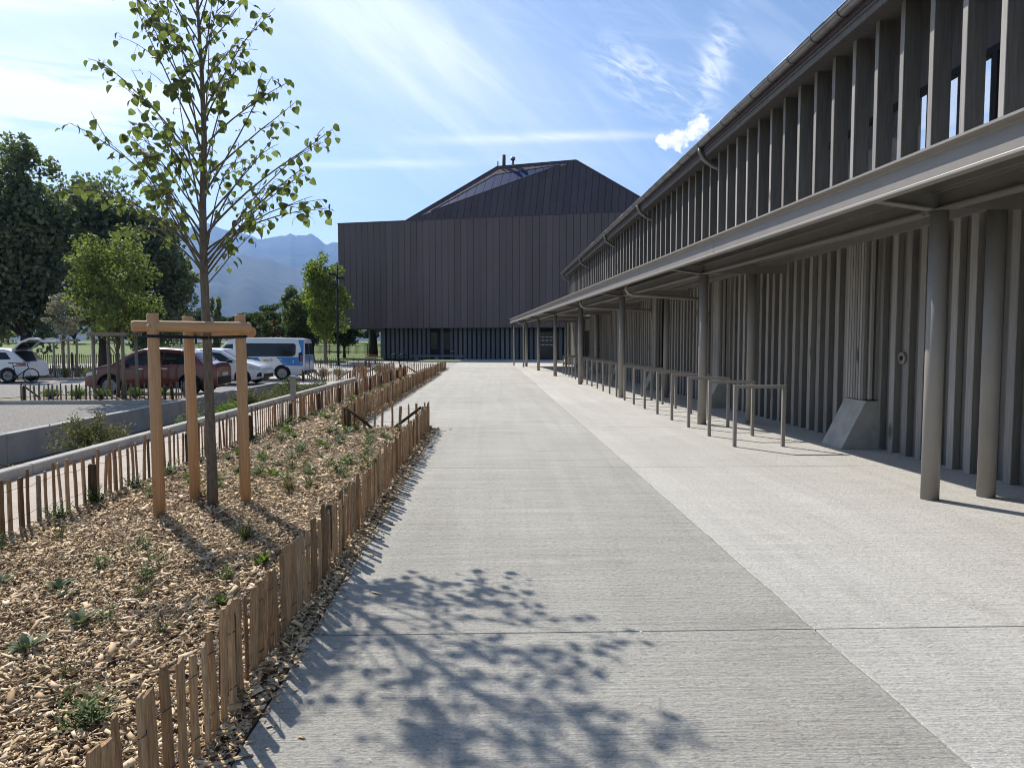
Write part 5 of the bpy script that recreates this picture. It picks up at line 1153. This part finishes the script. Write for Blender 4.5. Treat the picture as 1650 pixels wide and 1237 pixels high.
c3.patch('round_emblem', disc_poly(.40, .92, .075), 'white', vn, .011); c3.patch('emblem_mark', [(.36, .89), (.44, .89), (.40, .96)], 'blue_paint', vn, .014)
for q in range(3): c3.patch('logo_mark', [(-.62 - q * .09, .93), (-.56 - q * .09, .93), (-.56 - q * .09, 1.00), (-.62 - q * .09, 1.00)], 'redtop', vn, .011)
c3.patch('logo_ring', disc_poly(-.92, .97, .065), 'cloth_dark', vn, .011); c3.patch('logo_ring_core', disc_poly(-.92, .97, .042), 'white', vn, .013)
c3.patch('white_lettering', [(-1.42, .985), (-1.15, .985), (-1.15, 1.015), (-1.42, 1.015)], 'white', vn, .011); c3.patch('white_lettering', [(-.1, .91), (.12, .91), (.12, .945), (-.1, .945)], 'white', vn, .011)
c3.patch('fuel_flap_mark', [(-1.98, .84), (-1.93, .84), (-1.93, .95), (-1.98, .95)], 'white', vn, .011)
# rear doors
rd = MB().bbox((-.014, -.84, 0), (.014, .84, .78), .006).build('rear_door', 'blue_paint', vn, (-2.475, 0, .40)); MB().box((-.02, -.02, .1), (-.016, .02, .7)).build('door_gap', 'black', rd)
MB().prism([(-2.492, -.74, 1.22), (-2.492, -.06, 1.22), (-2.470, -.06, 1.76), (-2.470, -.70, 1.76)], (.02, 0, 0)).build('rear_window', 'carglass', vn); MB().prism([(-2.492, .74, 1.22), (-2.492, .06, 1.22), (-2.470, .06, 1.76), (-2.470, .70, 1.76)], (.02, 0, 0)).build('rear_window', 'carglass', vn)
MB().box((-2.56, -.9, .30), (-2.44, .9, .46)).build('rear_bumper', 'plastic', vn); MB().box((-2.50, -.5, .80), (-2.49, -.1, .90)).build('number_plate', 'white', vn)
for sd_ in (-1, 1): MB().bbox((1.45, sd_ * 1.10 - .09, 1.1), (1.58, sd_ * 1.10 + .09, 1.42), .03).build('mirror', 'black', vn)

# white hatchback with raised tailgate at the picture edge (nose to the left)
hb = empty('hatchback_car', (-22.75, 33.3, LOT + .008), R(180)); tag(hb, 'white hatchback with its tailgate raised at the left picture edge', 'car')
c4 = Car(4.2, 1.78, [(-2.1, .82), (-2.06, .90), (-1.95, .94), (-1.42, 1.40), (-1.2, 1.49), (-.2, 1.54), (.3, 1.49), (1.15, 1.02), (1.5, .95), (1.95, .8), (2.06, .68), (2.1, .58)], [(-2.1, .80), (-1.9, .90), (-1.5, 1.0), (0, .95), (1.1, .92), (1.6, .86), (2.1, .55)], (-1.27, 1.28), .325, .22)
c4.body('body', 'white_paint', hb); c4.wheels_(hb, .19, 6)
c4.screen('boot_opening', -2.02, -1.46, .07, 'black', hb); c4.patch('side_window', [(-1.42, 1.06), (-1.16, 1.35), (-.3, 1.41), (-.25, 1.0)], 'carglass', hb); c4.patch('side_window', [(-.2, 1.0), (-.25, 1.41), (.3, 1.37), (.92, .99)], 'carglass', hb); c4.screen('windscreen', .36, 1.10, .09, 'carglass', hb)
c4.patch('tail_light', [(-2.04, .76), (-1.66, .82), (-1.60, .90), (-2.0, .90)], 'lampred', hb, .012)
lid = empty('tailgate', (-1.36, 0, 1.46), 0, hb)
prof = [(0, 0), (-.35, .34), (-.75, .50), (-1.15, .50), (-1.38, .40)]
for sd_ in (-1, 1): MB().tube([(x, sd_ * (.62 - .0 * i), z) for i, (x, z) in enumerate(prof)], .05, 6).build('tailgate_edge', 'white_paint', lid)
MB().tube([(prof[-1][0], -.62, prof[-1][1]), (prof[-1][0], .62, prof[-1][1])], .06, 6).build('tailgate_lip', 'white_paint', lid)
MB().add([(x, y_, z + .01) for x, z in prof[:4] for y_ in (-.58, .58)], [(0, 1, 3, 2), (2, 3, 5, 4), (4, 5, 7, 6)]).build('tailgate_glass', 'carglass', lid)
MB().box((-2.14, -.7, .30), (-2.07, .7, .48)).build('rear_bumper', 'white_paint', hb)

# bicycle leaning behind the hatchback
bk = empty('bicycle', (-20.75, 32.0, LOT + .006), R(8)); tag(bk, 'black bicycle leaning against the back of the white hatchback', 'bicycle'); bk.rotation_euler = (R(-8), 0, R(8))
for x in (-.50, .50):
    w = empty('wheel', (x, 0, .34), 0, bk); MB().tube([(math.cos(t) * .325, 0, math.sin(t) * .325) for t in np.linspace(0, 2 * math.pi, 33)], .016, 6, True, False).build('tyre', 'tyre', w)
    MB().tube([(math.cos(t) * .302, 0, math.sin(t) * .302) for t in np.linspace(0, 2 * math.pi, 33)], .009, 5, True, False).build('rim', 'plastic', w)
    b = MB()
    for q in range(12): b.tube([(0, .02 * (-1) ** q, 0), (math.cos(q * math.pi / 6) * .30, 0, math.sin(q * math.pi / 6) * .30)], .0022, 3)
    b.tube([(0, -.04, 0), (0, .04, 0)], .02, 8); b.build('spokes', 'wire', w)
fr_ = {'bb': (-.08, 0, .30), 'st': (-.22, 0, .78), 'hd': (.36, 0, .80), 'hb_': (.39, 0, .68), 'ra': (-.50, 0, .34), 'fa': (.50, 0, .34), 'sp': (-.26, 0, .90), 'hs': (.33, 0, .90)}
b = MB()
for a, e, r_ in (('bb', 'st', .016), ('st', 'hd', .016), ('bb', 'hb_', .02), ('hd', 'hb_', .02), ('bb', 'ra', .011), ('st', 'ra', .010), ('st', 'sp', .013), ('hd', 'hs', .013)): b.tube([fr_[a], fr_[e]], r_, 8)
b.build('frame', 'plastic', bk); MB().tube([fr_['hb_'], (.44, 0, .52), fr_['fa']], .014, 8).build('fork', 'silver_paint', bk)
MB().tube([(.30, -.28, .93), (.36, -.1, .92), (.33, 0, .91), (.36, .1, .92), (.30, .28, .93)], .013, 8).build('handlebar', 'plastic', bk)
MB().loft([[(-.40, -.07, .90), (-.40, .07, .90), (-.40, .06, .93), (-.40, -.06, .93)], [(-.24, -.03, .90), (-.24, .03, .90), (-.24, .025, .925), (-.24, -.025, .925)], [(-.12, -.015, .90), (-.12, .015, .90), (-.12, .012, .92), (-.12, -.012, .92)]]).build('saddle', 'rubber', bk)
b = MB().lathe([(0, -.03), (.09, -.03), (.09, -.024), (0, -.024)], 'y', 20, fr_['bb']); b.tube([(-.08, -.05, .30), (.02, -.05, .16)], .01, 6); b.tube([(-.08, .05, .30), (-.18, .05, .44)], .01, 6); b.box((-.02, -.12, .15), (.06, -.05, .17)); b.box((-.22, .05, .43), (-.14, .12, .45)); b.build('crankset', 'wire', bk)

# a person far off on the lawn
def person(loc, rz):
    r = empty('person', loc, rz); tag(r, 'person in white top and dark trousers walking on the far lawn', 'person')
    J = {'pel': (0, 0, .95), 'chest': (0, 0, 1.28), 'neck': (0, 0, 1.48), 'head': (0, -.01, 1.60), 'top': (0, -.01, 1.74), 'hl': (.09, 0, .90), 'kl': (.11, -.10, .50), 'al': (.11, .02, .08), 'tl': (.11, -.14, .03),
         'hr': (-.09, 0, .90), 'kr': (-.10, .02, .49), 'ar': (-.10, .22, .10), 'tr': (-.10, .10, .03), 'sl': (.18, 0, 1.42), 'el': (.23, .08, 1.15), 'wl': (.22, -.02, .92), 'fl': (.22, -.05, .82), 'sr': (-.18, 0, 1.42), 'er': (-.23, -.05, 1.15), 'wr': (-.22, -.18, .96), 'fr': (-.22, -.24, .88)}
    rad = {'pel': .15, 'chest': .155, 'neck': .058, 'head': .095, 'top': .06, 'hl': .095, 'kl': .062, 'al': .042, 'tl': .035, 'hr': .095, 'kr': .062, 'ar': .042, 'tr': .035, 'sl': .065, 'el': .042, 'wl': .03, 'fl': .03, 'sr': .065, 'er': .042, 'wr': .03, 'fr': .03}
    E = [('pel', 'chest'), ('chest', 'neck'), ('neck', 'head'), ('head', 'top'), ('pel', 'hl'), ('hl', 'kl'), ('kl', 'al'), ('al', 'tl'), ('pel', 'hr'), ('hr', 'kr'), ('kr', 'ar'), ('ar', 'tr'), ('chest', 'sl'), ('sl', 'el'), ('el', 'wl'), ('wl', 'fl'), ('chest', 'sr'), ('sr', 'er'), ('er', 'wr'), ('wr', 'fr')]
    ks = list(J); me = bpy.data.meshes.new('body'); me.from_pydata([J[k] for k in ks], [(ks.index(a), ks.index(b_)) for a, b_ in E], [])
    for m_ in ('skin', 'cloth_white', 'cloth_dark', 'hair'): me.materials.append(M[m_])
    o = mesh_obj('body', me, r); md = o.modifiers.new('skin', 'SKIN')
    for i, k in enumerate(ks): me.skin_vertices[0].data[i].radius = (rad[k], rad[k] * .85); 
    me.skin_vertices[0].data[0].use_root = True
    o.modifiers.new('sub', 'SUBSURF').levels = 2; o.modifiers['sub'].render_levels = 2
    dg = bpy.context.evaluated_depsgraph_get(); m2 = bpy.data.meshes.new_from_object(o.evaluated_get(dg)); o.modifiers.clear(); o.data = m2; m2.materials.clear()
    for m_ in ('skin', 'cloth_white', 'cloth_dark', 'hair'): m2.materials.append(M[m_])
    for p in m2.polygons:
        z = p.center.z; x = abs(p.center.x); p.material_index = 3 if z > 1.66 else 0 if z > 1.47 or (x > .17 and z < 1.08) else 1 if z > .95 or x > .17 else 2; p.use_smooth = True
person((-15.2, 92, float(lawn_h(0, 92)) + .03), R(60))

# ------------------------------------------------------------------ air
hz = MB().box((-8800, -60, -2.2), (8800, 8200, 1500)); ho = hz.build('haze', 'black'); tag(ho, 'thin blue summer haze', 'haze', kind='stuff')
hm = bpy.data.materials.new('haze_air'); hm.use_nodes = True; hm.node_tree.nodes.clear(); hn = hm.node_tree.nodes
pv = hn.new('ShaderNodeVolumePrincipled'); pv.inputs['Color'].default_value = (.24, .48, 1.0, 1); pv.inputs['Density'].default_value = 9e-5; pv.inputs['Anisotropy'].default_value = .35
ou = hn.new('ShaderNodeOutputMaterial'); hm.node_tree.links.new(pv.outputs[0], ou.inputs['Volume'])
ho.data.materials.clear(); ho.data.materials.append(hm)
